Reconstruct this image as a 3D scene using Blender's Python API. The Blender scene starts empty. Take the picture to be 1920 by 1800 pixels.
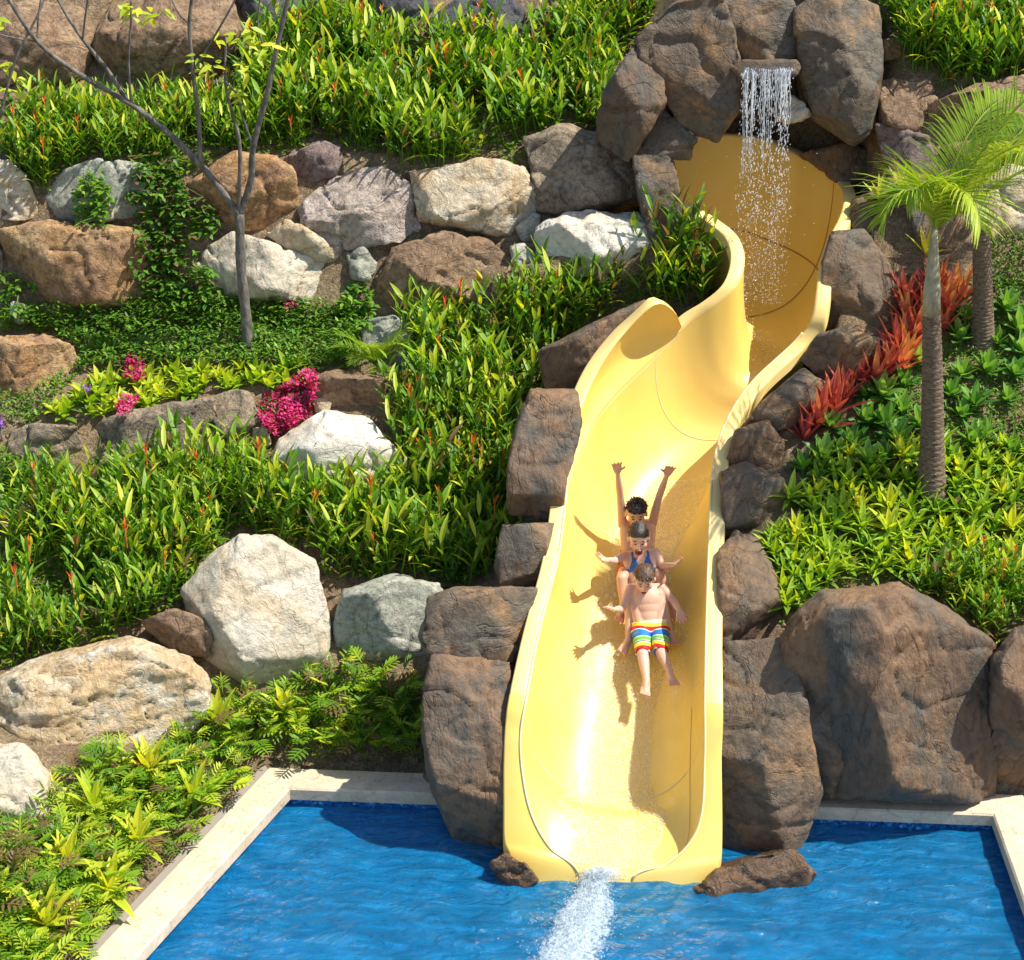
import bpy, bmesh, math, random
from mathutils import Vector, Matrix, noise
from mathutils.bvhtree import BVHTree
random.seed(7)
S = bpy.context.scene
COL = S.collection
# ------------------------------------------------------------------ camera
PITCH = math.radians(24); HC = 7.3; FPX = 3840.0
cam = bpy.data.cameras.new("camera"); camo = bpy.data.objects.new("camera", cam); COL.objects.link(camo)
camo.location = (0, 0, HC); camo.rotation_euler = (math.pi/2 - PITCH, 0, 0)
cam.sensor_width = 36; cam.sensor_fit = 'HORIZONTAL'; cam.lens = 72; cam.clip_end = 500
S.camera = camo
# ------------------------------------------------------------------ light
SUN = Vector((0.62, -0.07, 1.0)).normalized()
w = bpy.data.worlds.new("World"); S.world = w; w.use_nodes = True
nt = w.node_tree; bg = nt.nodes['Background']
sky = nt.nodes.new('ShaderNodeTexSky'); sky.sky_type = 'NISHITA'; sky.sun_disc = False
sky.sun_elevation = math.asin(SUN.z); sky.sun_rotation = math.atan2(SUN.x, SUN.y)
nt.links.new(sky.outputs[0], bg.inputs[0]); bg.inputs[1].default_value = 0.11
sl = bpy.data.lights.new("sun", 'SUN'); sl.energy = 4.6; sl.angle = math.radians(0.5); sl.color = (1, 0.95, 0.86)
so = bpy.data.objects.new("sun", sl); COL.objects.link(so); so.rotation_euler = SUN.to_track_quat('Z', 'Y').to_euler()
S.view_settings.view_transform = 'Standard'; S.view_settings.look = 'None'
S.view_settings.exposure = 0.7; S.view_settings.gamma = 1
S.render.engine = 'CYCLES'
# ------------------------------------------------------------------ rays
CAMP = Vector((0, 0, HC)); sp, cp = math.sin(PITCH), math.cos(PITCH)
def ray(px, py):
    u = (px-960)/FPX; v = (py-900)/FPX
    return Vector((u, cp - v*sp, -sp - v*cp))
def atY(px, py, Y):
    d = ray(px, py); return CAMP + d*(Y/d.y)
def atZ(px, py, z):
    d = ray(px, py); return CAMP + d*((z-HC)/d.z)
def sstep(a, b, x):
    t = max(0, min(1, (x-a)/(b-a))); return t*t*(3-2*t)
# ------------------------------------------------------------------ materials
def newmat(name):
    m = bpy.data.materials.new(name); m.use_nodes = True
    t = m.node_tree; t.nodes.clear()
    o = t.nodes.new('ShaderNodeOutputMaterial'); return m, t, o
def N(t, typ, **k):
    n = t.nodes.new(typ)
    for a, b in k.items():
        if a.startswith('i_'):
            key = a[2:].replace('_', ' ')
            n.inputs[key].default_value = b
        else: setattr(n, a, b)
    return n
def ramp(t, stops):
    r = t.nodes.new('ShaderNodeValToRGB'); e = r.color_ramp.elements
    while len(e) < len(stops): e.new(0.5)
    for x, (p, c) in zip(e, stops): x.position = p; x.color = (*c, 1) if len(c) == 3 else c
    return r
def mixc(t, fac, a, b, typ='MIX'):
    m = t.nodes.new('ShaderNodeMix'); m.data_type = 'RGBA'; m.blend_type = typ
    if hasattr(fac, 'links'): t.links.new(fac, m.inputs[0])
    else: m.inputs[0].default_value = fac
    for s, i in ((a, 6), (b, 7)):
        if hasattr(s, 'links'): t.links.new(s, m.inputs[i])
        else: m.inputs[i].default_value = (*s, 1)
    return m.outputs[2]
def simple(name, col, rough=0.5, spec=0.5, sss=0, **k):
    m, t, o = newmat(name); p = N(t, 'ShaderNodeBsdfPrincipled')
    p.inputs['Base Color'].default_value = (*col, 1); p.inputs['Roughness'].default_value = rough
    p.inputs['Specular IOR Level'].default_value = spec
    if sss:
        p.inputs['Subsurface Weight'].default_value = sss; p.inputs['Subsurface Radius'].default_value = (0.03, 0.012, 0.006)
        p.inputs['Subsurface Scale'].default_value = 0.5
    t.links.new(p.outputs[0], o.inputs[0]); return m
def rockmat(name, c1, c2, c3, scale=1.0, bump=0.5, speck=0.5, rough=0.85, stretch=(1, 1, 1), dark=0.45):
    m, t, o = newmat(name); L = t.links
    tc = N(t, 'ShaderNodeTexCoord'); mp = N(t, 'ShaderNodeMapping'); mp.inputs['Scale'].default_value = stretch
    oi = N(t, 'ShaderNodeObjectInfo'); va = N(t, 'ShaderNodeVectorMath', operation='MULTIPLY_ADD')
    L.new(oi.outputs['Random'], va.inputs[0]); va.inputs[1].default_value = (37, 17, 53)
    L.new(tc.outputs['Object'], va.inputs[2]); L.new(va.outputs[0], mp.inputs[0])
    v = mp.outputs[0]
    def nz(sc, det=8, ro=0.6, dist=0):
        n = N(t, 'ShaderNodeTexNoise'); n.inputs['Scale'].default_value = sc*scale; n.inputs['Detail'].default_value = det
        n.inputs['Roughness'].default_value = ro; n.inputs['Distortion'].default_value = dist; L.new(v, n.inputs['Vector']); return n.outputs['Fac']
    n1 = nz(1.9, 6, 0.6, 0.8); n2 = nz(3.1, 10, 0.68, 0.4); n3 = nz(26, 6, 0.7); n4 = nz(70, 3, 0.6)
    r1 = ramp(t, [(0.38, (0,)*3), (0.60, (1,)*3)]); L.new(n1, r1.inputs[0])
    r2 = ramp(t, [(0.48, (0,)*3), (0.63, (1,)*3)]); L.new(n2, r2.inputs[0])
    ca = mixc(t, r1.outputs[0], c1, c2); cb = mixc(t, r2.outputs[0], ca, c3)
    r3 = ramp(t, [(0.36, (1-speck,)*3), (0.56, (1, 1, 1)), (0.75, (1+0.35*speck,)*3)]); L.new(n3, r3.inputs[0])
    cc = mixc(t, 0.85, cb, r3.outputs[0], 'MULTIPLY')
    r5 = ramp(t, [(0.36, (0.4, 0.38, 0.35)), (0.5, (1, 1, 1))]); L.new(nz(7, 9, 0.75, 1.2), r5.inputs[0])
    cc = mixc(t, dark, cc, r5.outputs[0], 'MULTIPLY')
    # thin crack lines
    vo = N(t, 'ShaderNodeTexNoise'); vo.inputs['Scale'].default_value = 2.2*scale; vo.inputs['Detail'].default_value = 5; vo.inputs['Distortion'].default_value = 1.5
    L.new(v, vo.inputs['Vector'])
    ab = N(t, 'ShaderNodeMath', operation='SUBTRACT'); L.new(vo.outputs['Fac'], ab.inputs[0]); ab.inputs[1].default_value = 0.5
    a2 = N(t, 'ShaderNodeMath', operation='ABSOLUTE'); L.new(ab.outputs[0], a2.inputs[0])
    r4 = ramp(t, [(0.0, (0.0,)*3), (0.012, (1,)*3)]); L.new(a2.outputs[0], r4.inputs[0])
    cd = mixc(t, 0.35, cc, r4.outputs[0], 'MULTIPLY')
    p = N(t, 'ShaderNodeBsdfPrincipled'); L.new(cd, p.inputs['Base Color']); p.inputs['Roughness'].default_value = rough
    p.inputs['Specular IOR Level'].default_value = 0.35
    def add(a, b, f):
        x = N(t, 'ShaderNodeMath', operation='MULTIPLY_ADD'); L.new(b, x.inputs[0]); x.inputs[1].default_value = f
        if a is None: x.inputs[2].default_value = 0
        else: L.new(a, x.inputs[2])
        return x.outputs[0]
    h = add(None, nz(6, 10, 0.7, 0.6), 1.0); h = add(h, n3, 0.35); h = add(h, n4, 0.10); h = add(h, r4.outputs[0], 0.12)
    b = N(t, 'ShaderNodeBump'); b.inputs['Strength'].default_value = bump; b.inputs['Distance'].default_value = 0.08
    L.new(h, b.inputs['Height']); L.new(b.outputs[0], p.inputs['Normal']); L.new(p.outputs[0], o.inputs[0]); return m
M = {}
M['white'] = rockmat('white_stone', (0.68, 0.62, 0.50), (0.60, 0.48, 0.32), (0.54, 0.50, 0.39), bump=0.6, speck=0.3, dark=0.35)
M['bright'] = rockmat('bright_white_stone', (0.76, 0.71, 0.61), (0.68, 0.56, 0.40), (0.66, 0.64, 0.53), bump=0.6, speck=0.25, dark=0.25)
M['orange'] = rockmat('ochre_stone', (0.42, 0.22, 0.09), (0.54, 0.36, 0.18), (0.30, 0.17, 0.10), bump=0.7, speck=0.55)
M['pale'] = rockmat('pale_ochre_stone', (0.66, 0.55, 0.38), (0.58, 0.41, 0.22), (0.70, 0.63, 0.50), bump=0.7, speck=0.4)
M['tan'] = rockmat('tan_stone', (0.35, 0.22, 0.12), (0.27, 0.175, 0.11), (0.42, 0.29, 0.17), bump=0.8, speck=0.55)
M['pink'] = rockmat('pinkish_stone', (0.56, 0.46, 0.39), (0.44, 0.34, 0.26), (0.68, 0.61, 0.53), bump=0.8, speck=0.5)
M['green'] = rockmat('greenish_stone', (0.44, 0.45, 0.35), (0.34, 0.34, 0.26), (0.54, 0.51, 0.42), bump=0.6, speck=0.5)
M['grey'] = rockmat('grey_stone', (0.40, 0.31, 0.21), (0.29, 0.235, 0.17), (0.48, 0.36, 0.23), bump=0.9, speck=0.6)
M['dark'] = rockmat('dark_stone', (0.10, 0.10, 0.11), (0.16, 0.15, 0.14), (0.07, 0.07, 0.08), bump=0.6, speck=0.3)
M['purple'] = rockmat('purple_stone', (0.24, 0.17, 0.15), (0.30, 0.23, 0.20), (0.17, 0.12, 0.11), bump=0.8, speck=0.5)
M['brown'] = rockmat('moulded_brown_rock', (0.180, 0.122, 0.076), (0.130, 0.118, 0.092), (0.31, 0.18, 0.085), scale=0.8, bump=0.6, speck=0.35, rough=0.6)
M['brown2'] = rockmat('moulded_umber_rock', (0.160, 0.104, 0.066), (0.27, 0.158, 0.082), (0.115, 0.105, 0.083), scale=0.8, bump=0.65, speck=0.35, rough=0.6, stretch=(1, 1, 0.55))
M['wet'] = rockmat('wet_brown_rock', (0.12, 0.07, 0.04), (0.09, 0.07, 0.05), (0.18, 0.10, 0.05), bump=0.6, speck=0.4, rough=0.2)
M['soil'] = rockmat('dry_soil', (0.42, 0.30, 0.17), (0.30, 0.20, 0.12), (0.50, 0.37, 0.22), scale=3, bump=0.9, speck=0.7, rough=0.95)
M['coping'] = rockmat('pool_coping_stone', (0.60, 0.49, 0.34), (0.54, 0.43, 0.30), (0.66, 0.55, 0.40), scale=1.5, bump=0.12, speck=0.15, rough=0.8, dark=0.1)

def leafmat(name, dark, mid, light, trans=0.42, rough=0.5):
    m, t, o = newmat(name); L = t.links
    at = N(t, 'ShaderNodeAttribute'); at.attribute_name = 'tint'
    oi = N(t, 'ShaderNodeObjectInfo')
    ad = N(t, 'ShaderNodeMath', operation='MULTIPLY_ADD'); L.new(oi.outputs['Random'], ad.inputs[0]); ad.inputs[1].default_value = 0.40
    L.new(at.outputs['Fac'], ad.inputs[2])
    sb = N(t, 'ShaderNodeMath', operation='SUBTRACT'); L.new(ad.outputs[0], sb.inputs[0]); sb.inputs[1].default_value = 0.18
    r = ramp(t, [(0.0, (.22, .13, .06) if 'leaf' in name and dark[1] > dark[0] else dark), (0.02, dark), (0.5, mid), (1.0, light)]); L.new(sb.outputs[0], r.inputs[0])
    p = N(t, 'ShaderNodeBsdfPrincipled'); L.new(r.outputs[0], p.inputs['Base Color']); p.inputs['Roughness'].default_value = rough
    p.inputs['Specular IOR Level'].default_value = 0.45
    tr = N(t, 'ShaderNodeBsdfTranslucent'); tc = mixc(t, 1.0, r.outputs[0], (1.5, 1.35, 0.5), 'MULTIPLY'); L.new(tc, tr.inputs[0])
    mx = N(t, 'ShaderNodeMixShader'); mx.inputs[0].default_value = trans
    L.new(p.outputs[0], mx.inputs[1]); L.new(tr.outputs[0], mx.inputs[2]); L.new(mx.outputs[0], o.inputs[0]); return m
M['heli'] = leafmat('lance_leaf', (0.05, 0.16, 0.012), (0.20, 0.39, 0.02), (0.62, 0.64, 0.05))
M['lime'] = leafmat('lime_leaf', (0.10, 0.27, 0.02), (0.34, 0.50, 0.03), (0.72, 0.70, 0.05))
M['lobed'] = leafmat('lobed_leaf', (0.06, 0.18, 0.012), (0.22, 0.40, 0.02), (0.62, 0.64, 0.05))
M['small'] = leafmat('small_leaf', (0.05, 0.15, 0.015), (0.14, 0.32, 0.025), (0.36, 0.50, 0.05))
M['broad'] = leafmat('broad_leaf', (0.05, 0.16, 0.03), (0.12, 0.30, 0.05), (0.26, 0.44, 0.09), rough=0.45)
M['palm'] = leafmat('palm_leaf', (0.11, 0.25, 0.015), (0.27, 0.42, 0.03), (0.52, 0.58, 0.06))
M['red'] = leafmat('bromeliad_red_leaf', (0.32, 0.045, 0.05), (0.62, 0.13, 0.12), (0.74, 0.40, 0.12), trans=0.3)
M['ylw'] = leafmat('bromeliad_yellow_leaf', (0.25, 0.32, 0.03), (0.50, 0.50, 0.05), (0.66, 0.55, 0.10), trans=0.3)
M['pinkf'] = leafmat('pink_bract', (0.42, 0.02, 0.11), (0.62, 0.04, 0.20), (0.80, 0.14, 0.36), trans=0.3)
M['purplef'] = leafmat('violet_petal', (0.15, 0.05, 0.35), (0.25, 0.10, 0.50), (0.40, 0.2, 0.65), trans=0.3)
M['flower'] = leafmat('orange_bract', (0.55, 0.05, 0.02), (0.75, 0.12, 0.03), (0.85, 0.30, 0.05), trans=0.3)
M['stem'] = simple('green_stem', (0.12, 0.16, 0.04), 0.6)
M['litter'] = leafmat('dry_leaf_litter', (0.12, 0.07, 0.04), (0.28, 0.17, 0.09), (0.45, 0.32, 0.18), trans=0.15, rough=0.8)
# bark with rings
def barkmat(name, c1, c2, rings=0):
    m, t, o = newmat(name); L = t.links
    tc = N(t, 'ShaderNodeTexCoord'); n = N(t, 'ShaderNodeTexNoise'); n.inputs['Scale'].default_value = 30; n.inputs['Detail'].default_value = 6
    mp = N(t, 'ShaderNodeMapping'); mp.inputs['Scale'].default_value = (1, 1, 0.4 if not rings else 2.5); L.new(tc.outputs['Object'], mp.inputs[0]); L.new(mp.outputs[0], n.inputs['Vector'])
    r = ramp(t, [(0.35, c1), (0.65, c2)]); L.new(n.outputs['Fac'], r.inputs[0])
    p = N(t, 'ShaderNodeBsdfPrincipled'); p.inputs['Roughness'].default_value = 0.85
    b = N(t, 'ShaderNodeBump'); b.inputs['Strength'].default_value = 0.7; b.inputs['Distance'].default_value = 0.02
    L.new(n.outputs['Fac'], b.inputs['Height']); L.new(b.outputs[0], p.inputs['Normal'])
    L.new(r.outputs[0], p.inputs['Base Color']); L.new(p.outputs[0], o.inputs[0]); return m
M['bark'] = barkmat('grey_bark', (0.08, 0.07, 0.055), (0.20, 0.175, 0.145))
M['palmbark'] = barkmat('palm_bark', (0.09, 0.06, 0.04), (0.22, 0.155, 0.10), 1)
M['sheath'] = barkmat('palm_sheath', (0.25, 0.22, 0.14), (0.42, 0.38, 0.26), 0)
# slide fibreglass
def slidemat(name, c, rough=0.38):
    m, t, o = newmat(name); L = t.links
    tc = N(t, 'ShaderNodeTexCoord'); n = N(t, 'ShaderNodeTexNoise'); n.inputs['Scale'].default_value = 1.6; n.inputs['Detail'].default_value = 6; n.inputs['Roughness'].default_value = 0.6
    L.new(tc.outputs['Object'], n.inputs['Vector'])
    c2 = (min(1, c[0]*1.03), min(1, c[1]*1.10), min(1, c[2]*1.6))
    r = ramp(t, [(0.35, c), (0.68, c2)]); L.new(n.outputs['Fac'], r.inputs[0])
    p = N(t, 'ShaderNodeBsdfPrincipled'); L.new(r.outputs[0], p.inputs['Base Color']); p.inputs['Roughness'].default_value = rough
    r2 = ramp(t, [(0.3, (rough*0.7,)*3), (0.7, (rough*1.5,)*3)]); n2 = N(t, 'ShaderNodeTexNoise'); n2.inputs['Scale'].default_value = 7; n2.inputs['Detail'].default_value = 8
    L.new(tc.outputs['Object'], n2.inputs['Vector']); L.new(n2.outputs['Fac'], r2.inputs[0]); L.new(r2.outputs[0], p.inputs['Roughness'])
    p.inputs['Coat Weight'].default_value = 0.15; p.inputs['Coat Roughness'].default_value = 0.22
    L.new(p.outputs[0], o.inputs[0]); return m
M['slide'] = slidemat('yellow_fibreglass', (0.82, 0.56, 0.11))
M['rim'] = slidemat('pale_yellow_fibreglass', (0.86, 0.62, 0.19), 0.55)
M['seam'] = simple('pale_joint_sealant', (0.80, 0.66, 0.33), 0.5)
M['seamd'] = simple('dark_joint_line', (0.38, 0.22, 0.05), 0.6)
# ------------------------------------------------------------------ object helpers
def link(name, me, mat=None, parent=None, smooth=True, **tags):
    o = bpy.data.objects.new(name, me); COL.objects.link(o)
    if mat is not None: me.materials.append(mat)
    if smooth and len(me.polygons): me.polygons.foreach_set('use_smooth', [True]*len(me.polygons))
    if parent is not None: o.parent = parent
    for k, v in tags.items(): o[k] = v
    return o
def empty(name, loc, label, cat, group=None):
    o = bpy.data.objects.new(name, None); COL.objects.link(o); o.location = loc; o.empty_display_size = 0.1
    o['label'] = label; o['category'] = cat
    if group: o['group'] = group
    return o
class MB:
    """collects verts/faces/tints of one mesh"""
    def __init__(s): s.v = []; s.f = []; s.t = []
    def add(s, vs, fs, tint=0.5):
        b = len(s.v); s.v += [tuple(x) for x in vs]; s.f += [tuple(i+b for i in f) for f in fs]
        s.t += [tint]*len(vs) if not isinstance(tint, list) else tint
    def mesh(s, name, origin=None):
        me = bpy.data.meshes.new(name)
        v = s.v if origin is None else [(a-origin[0], b-origin[1], c-origin[2]) for a, b, c in s.v]
        me.from_pydata(v, [], s.f)
        a = me.attributes.new('tint', 'FLOAT', 'POINT'); a.data.foreach_set('value', s.t)
        me.update(); return me
    def leaf(s, p, d, up, ln, wd, droop=0.3, fold=0.25, seg=5, tint=0.5, tip=0.5, shape=1.0, twist=0):
        """lanceolate blade: p base, d direction, up normal-ish"""
        d = d.normalized(); side = d.cross(up)
        if side.length < 1e-4: side = d.cross(Vector((1, 0, 0)))
        side.normalize()
        if twist: side = Matrix.Rotation(twist, 3, d) @ side
        vs = []; fs = []; pos = Vector(p); dirv = Vector(d); ts = []
        for i in range(seg+1):
            t = i/seg
            wf = (math.sin(math.pi*min(1, (t**(0.75*shape))*0.96+0.04)))**0.85*wd*0.5
            if i == seg: wf = 0.0008
            nrm = side.cross(dirv).normalized()
            vs += [pos - side*wf + nrm*wf*fold, pos, pos + side*wf + nrm*wf*fold]
            tt = tint + (t-0.5)*0.12
            ts += [tt+0.05, tt-0.06, tt+0.05]
            pos = pos + dirv*(ln/seg)
            dirv = (dirv + Vector((0, 0, -1))*droop/seg*(0.4+1.2*t)).normalized()
        for i in range(seg):
            a = i*3; fs += [(a, a+1, a+4, a+3), (a+1, a+2, a+5, a+4)]
        s.add(vs, fs, ts)
    def tube(s, pts, rad, n=6, tint=0.5, cap=True):
        pts = [Vector(p) for p in pts]; k = len(pts); base = len(s.v)
        prev = None
        for i, p in enumerate(pts):
            d = (pts[min(i+1, k-1)] - pts[max(i-1, 0)]).normalized()
            if prev is None:
                a = d.cross(Vector((0, 1, 0.1))).normalized()
            else:
                a = (prev - d*prev.dot(d)).normalized()
            prev = a; b = d.cross(a)
            r = rad[i] if isinstance(rad, (list, tuple)) else rad
            for j in range(n):
                th = 2*math.pi*j/n; s.v.append(tuple(p + (a*math.cos(th)+b*math.sin(th))*r)); s.t.append(tint)
        for i in range(k-1):
            for j in range(n):
                j2 = (j+1) % n
                s.f.append((base+i*n+j, base+i*n+j2, base+(i+1)*n+j2, base+(i+1)*n+j))
        if cap:
            s.f.append(tuple(base+j for j in range(n))[::-1]); s.f.append(tuple(base+(k-1)*n+j for j in range(n)))
def rnd(a, b): return random.uniform(a, b)
def smoothpath(pts, n, ns=None):
    """catmull-rom through points (lists of floats)"""
    out = []; m = len(pts)
    for i in range(m-1):
        p0 = pts[max(i-1, 0)]; p1 = pts[i]; p2 = pts[i+1]; p3 = pts[min(i+2, m-1)]
        n_ = ns[i] if ns else n
        for k in range(n_):
            t = k/n_
            out.append([0.5*((2*b)+(-a+c)*t+(2*a-5*b+4*c-d)*t*t+(-a+3*b-3*c+d)*t**3) for a, b, c, d in zip(p0, p1, p2, p3)])
    out.append(list(pts[-1])); return out
# ------------------------------------------------------------------ slide stations
CZ = 0.14           # coping height
def tana(py): d = ray(960, py); return -d.z/d.y
Z0 = Vector((0, 0, 1))
def frontP(px, py):
    d = ray(px, py); s = 1.727; # plane z = .03+(Y-10.4)*s
    k = (HC - 0.03 + 10.4*s)/(s*d.y - d.z); return CAMP + d*k
def autoz(py):
    Y = 12.175/(0.532+tana(py)); return HC - Y*tana(py)
ST = []
def stF(li, ri, lo, ro, zb):
    L, R, A, B = frontP(*li), frontP(*ri), frontP(*lo), frontP(*ro)
    m = (L+R)/2; ST.append([*A, *L, m.x, m.y, zb, *R, *B])
def stU(li, ri, zl=None, zr=None, D=0.70, wl=0.10, wr=0.10, off=0.5):
    zl = autoz(li[1]) if zl is None else zl; zr = autoz(ri[1]) if zr is None else zr
    L = atZ(li[0], li[1], zl); R = atZ(ri[0], ri[1], zr)
    h = (L-R); h.z = 0; h.normalize()
    m = L*(1-off)+R*off
    ST.append([*(L+h*wl), *L, m.x, m.y, min(zl, zr)*0.5+(zl+zr)*0.25-D, *R, *(R-h*wr)])
L0 = frontP(960, 1612); R0 = frontP(1345, 1640)
a, b, c, d_, e = frontP(956, 1612), frontP(1085, 1640), frontP(1130, 1655), frontP(1185, 1650), frontP(1345, 1636)
dn = Vector((0, -0.1, -0.35))
ST.append([*(a+dn), *(b+dn), *(c+dn), *(d_+dn), *(e+dn)])
ST.append([*a, *b, c.x, c.y, 0.02, *d_, *e])
stF((1032, 1592), (1250, 1622), (945, 1575), (1352, 1600), 0.05)
stF((997, 1530), (1295, 1580), (944, 1510), (1354, 1560), 0.09)
stF((980, 1455), (1316, 1525), (944, 1430), (1354, 1500), 0.14)
stF((976, 1380), (1321, 1430), (947, 1360), (1353, 1410), 0.20)
stU((988, 1305), (1322, 1320), D=0.73, wl=0.11, wr=0.11)
stU((1012, 1180), (1324, 1195))
stU((1045, 1055), (1328, 1060))
stU((1058, 965), (1332, 950))
stU((1066, 900), (1336, 885))
stU((1086, 850), (1350, 820), 1.84, 1.93)
stU((1118, 783), (1376, 765), 1.97, 2.05)
stU((1160, 731), (1412, 716), 2.07, 2.16, D=0.68)
stU((1210, 683), (1452, 678), 2.18, 2.26, D=0.66)
stU((1246, 647), (1485, 648), 2.28, 2.34, D=0.63)
stU((1276, 617), (1507, 622), 2.38, 2.43, D=0.61)
stU((1308, 590), (1522, 596), 2.48, 2.53, D=0.60)
stU((1345, 567), (1530, 555), 2.57, 2.66, D=0.62)
stU((1382, 532), (1536, 500), 2.69, 2.80, D=0.70)
stU((1396, 485), (1549, 455), 2.82, 2.92, D=0.80)
stU((1385, 445), (1573, 410), 2.93, 3.02, D=0.90)
stU((1350, 415), (1582, 370), 2.99, 3.09, D=0.94)
stU((1310, 391), (1565, 335), 3.03, 3.12, D=0.93)
stU((1280, 377), (1525, 307), 3.05, 3.18, D=0.92)
stU((1250, 365), (1475, 284), 3.08, 3.24, D=0.92)
stU((1232, 352), (1400, 258), 3.10, 3.36, D=0.9)
stU((1212, 350), (1290, 258), 3.11, 3.36, D=0.9)
stU((1200, 352), (1225, 296), 3.12, 3.22, D=0.85)
PATH = smoothpath(ST, 8)
for _ in range(3):
    P2 = [list(r) for r in PATH]
    for i in range(8*6, len(PATH)-1):
        for k in range(15): P2[i][k] = .25*PATH[i-1][k]+.5*PATH[i][k]+.25*PATH[i+1][k]
    PATH = P2
CENTER = [Vector(r[6:9]) for r in PATH[8:]]
def slide_surface(r, u):
    """r: path row, u in -1..1 across channel"""
    L = Vector(r[3:6]); B = Vector(r[6:9]); R = Vector(r[9:12]); Mm = (L+R)/2
    th = u*math.pi/2; e = 2/2.5
    sx = math.copysign(abs(math.sin(th))**e, u); sz = abs(math.cos(th))**e
    return Mm + (R-L)/2*sx + (B-Mm)*sz
def floor_at(Y, off=0.0):
    """channel point nearest to world Y in the lower run"""
    best = min(PATH[8:110], key=lambda r: abs(r[7]-Y)); return slide_surface(best, off)
# ------------------------------------------------------------------ terrain
def profile(y0, segs):
    Y = (HC-CZ)/tana(y0); z = CZ; out = [(Y, z)]
    for ye, sl_ in segs:
        s = math.tan(math.radians(sl_)); tt = tana(ye)
        Yn = (HC - z + Y*s)/(s+tt); z = z + (Yn-Y)*s; Y = Yn; out.append((Y, z))
    return out
PL = profile(1440, [(1330, 22), (1130, 48), (900, 30), (770, 50), (610, 24), (310, 66), (130, 30), (0, 50), (-200, 35)])
PR = profile(1480, [(1200, 78), (900, 30), (640, 34), (520, 45), (300, 52), (120, 50), (-150, 35)])
def pz(P, Y):
    if Y <= P[0][0]: return P[0][1]
    for (a, za), (b, zb) in zip(P, P[1:]):
        if Y <= b: return za+(zb-za)*(Y-a)/(b-a)
    return P[-1][1] + (Y-P[-1][0])*0.35
PA = atZ(543, 1478, CZ); PB = atZ(1862, 1527, CZ)
PD_ = atZ(250, 1800, CZ); PC_ = atZ(1920, 1690, CZ)
def ext(a, b, Y): t = (Y-a.y)/(b.y-a.y); return a + (b-a)*t
PD = ext(PA, PD_, 5.5); PC = ext(PB, PC_, 5.5)
def edge_dist(x, y, a, b):
    d = (b-a); n = Vector((-d.y, d.x)).normalized(); return (Vector((x, y)) - Vector((a.x, a.y))).dot(n)
def inpool(x, y, m):   # m = margin outward
    return (edge_dist(x, y, PA, PB) < m) and (-edge_dist(x, y, PA, PD) < m) and (edge_dist(x, y, PB, PC) < m)
CHN = [(Vector(r[6:9]), min(0.5*math.hypot(r[9]-r[3], r[10]-r[4])+0.02, 0.85), min(r[5], r[11])) for r in PATH[8::3]]
def tz(x, y):
    k = sstep(0.9, 1.7, x)
    z = pz(PL, y)*(1-k) + pz(PR, y)*k
    dl = edge_dist(x, y, PA, PD)   # distance outside left edge
    dl = -dl if edge_dist(0, 8, PA, PD) > 0 else dl
    if dl > 0.3: z += (0.30*min(dl-0.3, 2.5))*(1-sstep(11.4, 12.6, y))
    z += noise.fractal(Vector((x*1.3, y*1.3, 0)), 1.0, 2.0, 4)*0.06*sstep(0.3, 1.0, max(dl, y-11.2, 0.3 if k < .5 else 0))
    if y < 11.6: z -= 0.05*(1-sstep(0.35, 0.6, min(max(dl, edge_dist(x, y, PA, PB)), 9)))
    best = None
    for c, hw, rz in CHN:
        q = (x-c.x)**2+(y-c.y)**2
        if q < 2.0:
            q = math.sqrt(q)-hw
            if best is None or q < best[0]: best = (q, c.z, rz)
    if best:
        q, cz_, rz = best
        if y > 11.0: z = max(z, rz-0.16-max(0, q)*(0.35 if x < 1.4 and y > 13.3 else 1.1))
        z = min(z, cz_-0.28+max(0, q-0.02)*8)
    return z
mb = MB(); xs = [-8.5+0.09*i for i in range(190)]; ys = [5.5+0.09*i for i in range(160)]
for y in ys:
    for x in xs: mb.v.append((x, y, tz(x, y))); mb.t.append(0)
nx = len(xs)
for j in range(len(ys)-1):
    for i in range(nx-1):
        if inpool(xs[i]+.045, ys[j]+.045, 0.12): continue
        mb.f.append((j*nx+i, j*nx+i+1, (j+1)*nx+i+1, (j+1)*nx+i))
ter = link('ground', mb.mesh('ground'), M['soil']); ter['kind'] = 'structure'
TB = BVHTree.FromPolygons(mb.v, mb.f)
# far ground skirt to the horizon
sk = MB(); sk.add([(-150, 19.6, 5.6), (150, 19.6, 5.6), (150, 260, 40), (-150, 260, 40)], [(0, 1, 2, 3)])
sk.add([(-150, 5.6, -1.6), (150, 5.6, -1.6), (150, -100, -1.6), (-150, -100, -1.6)], [(3, 2, 1, 0)])
g2 = link('outer_ground', sk.mesh('outer_ground'), M['soil']); g2['kind'] = 'structure'
def ter_hit(px, py):
    h = TB.ray_cast(CAMP, ray(px, py).normalized(), 60); return h[0]
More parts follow.
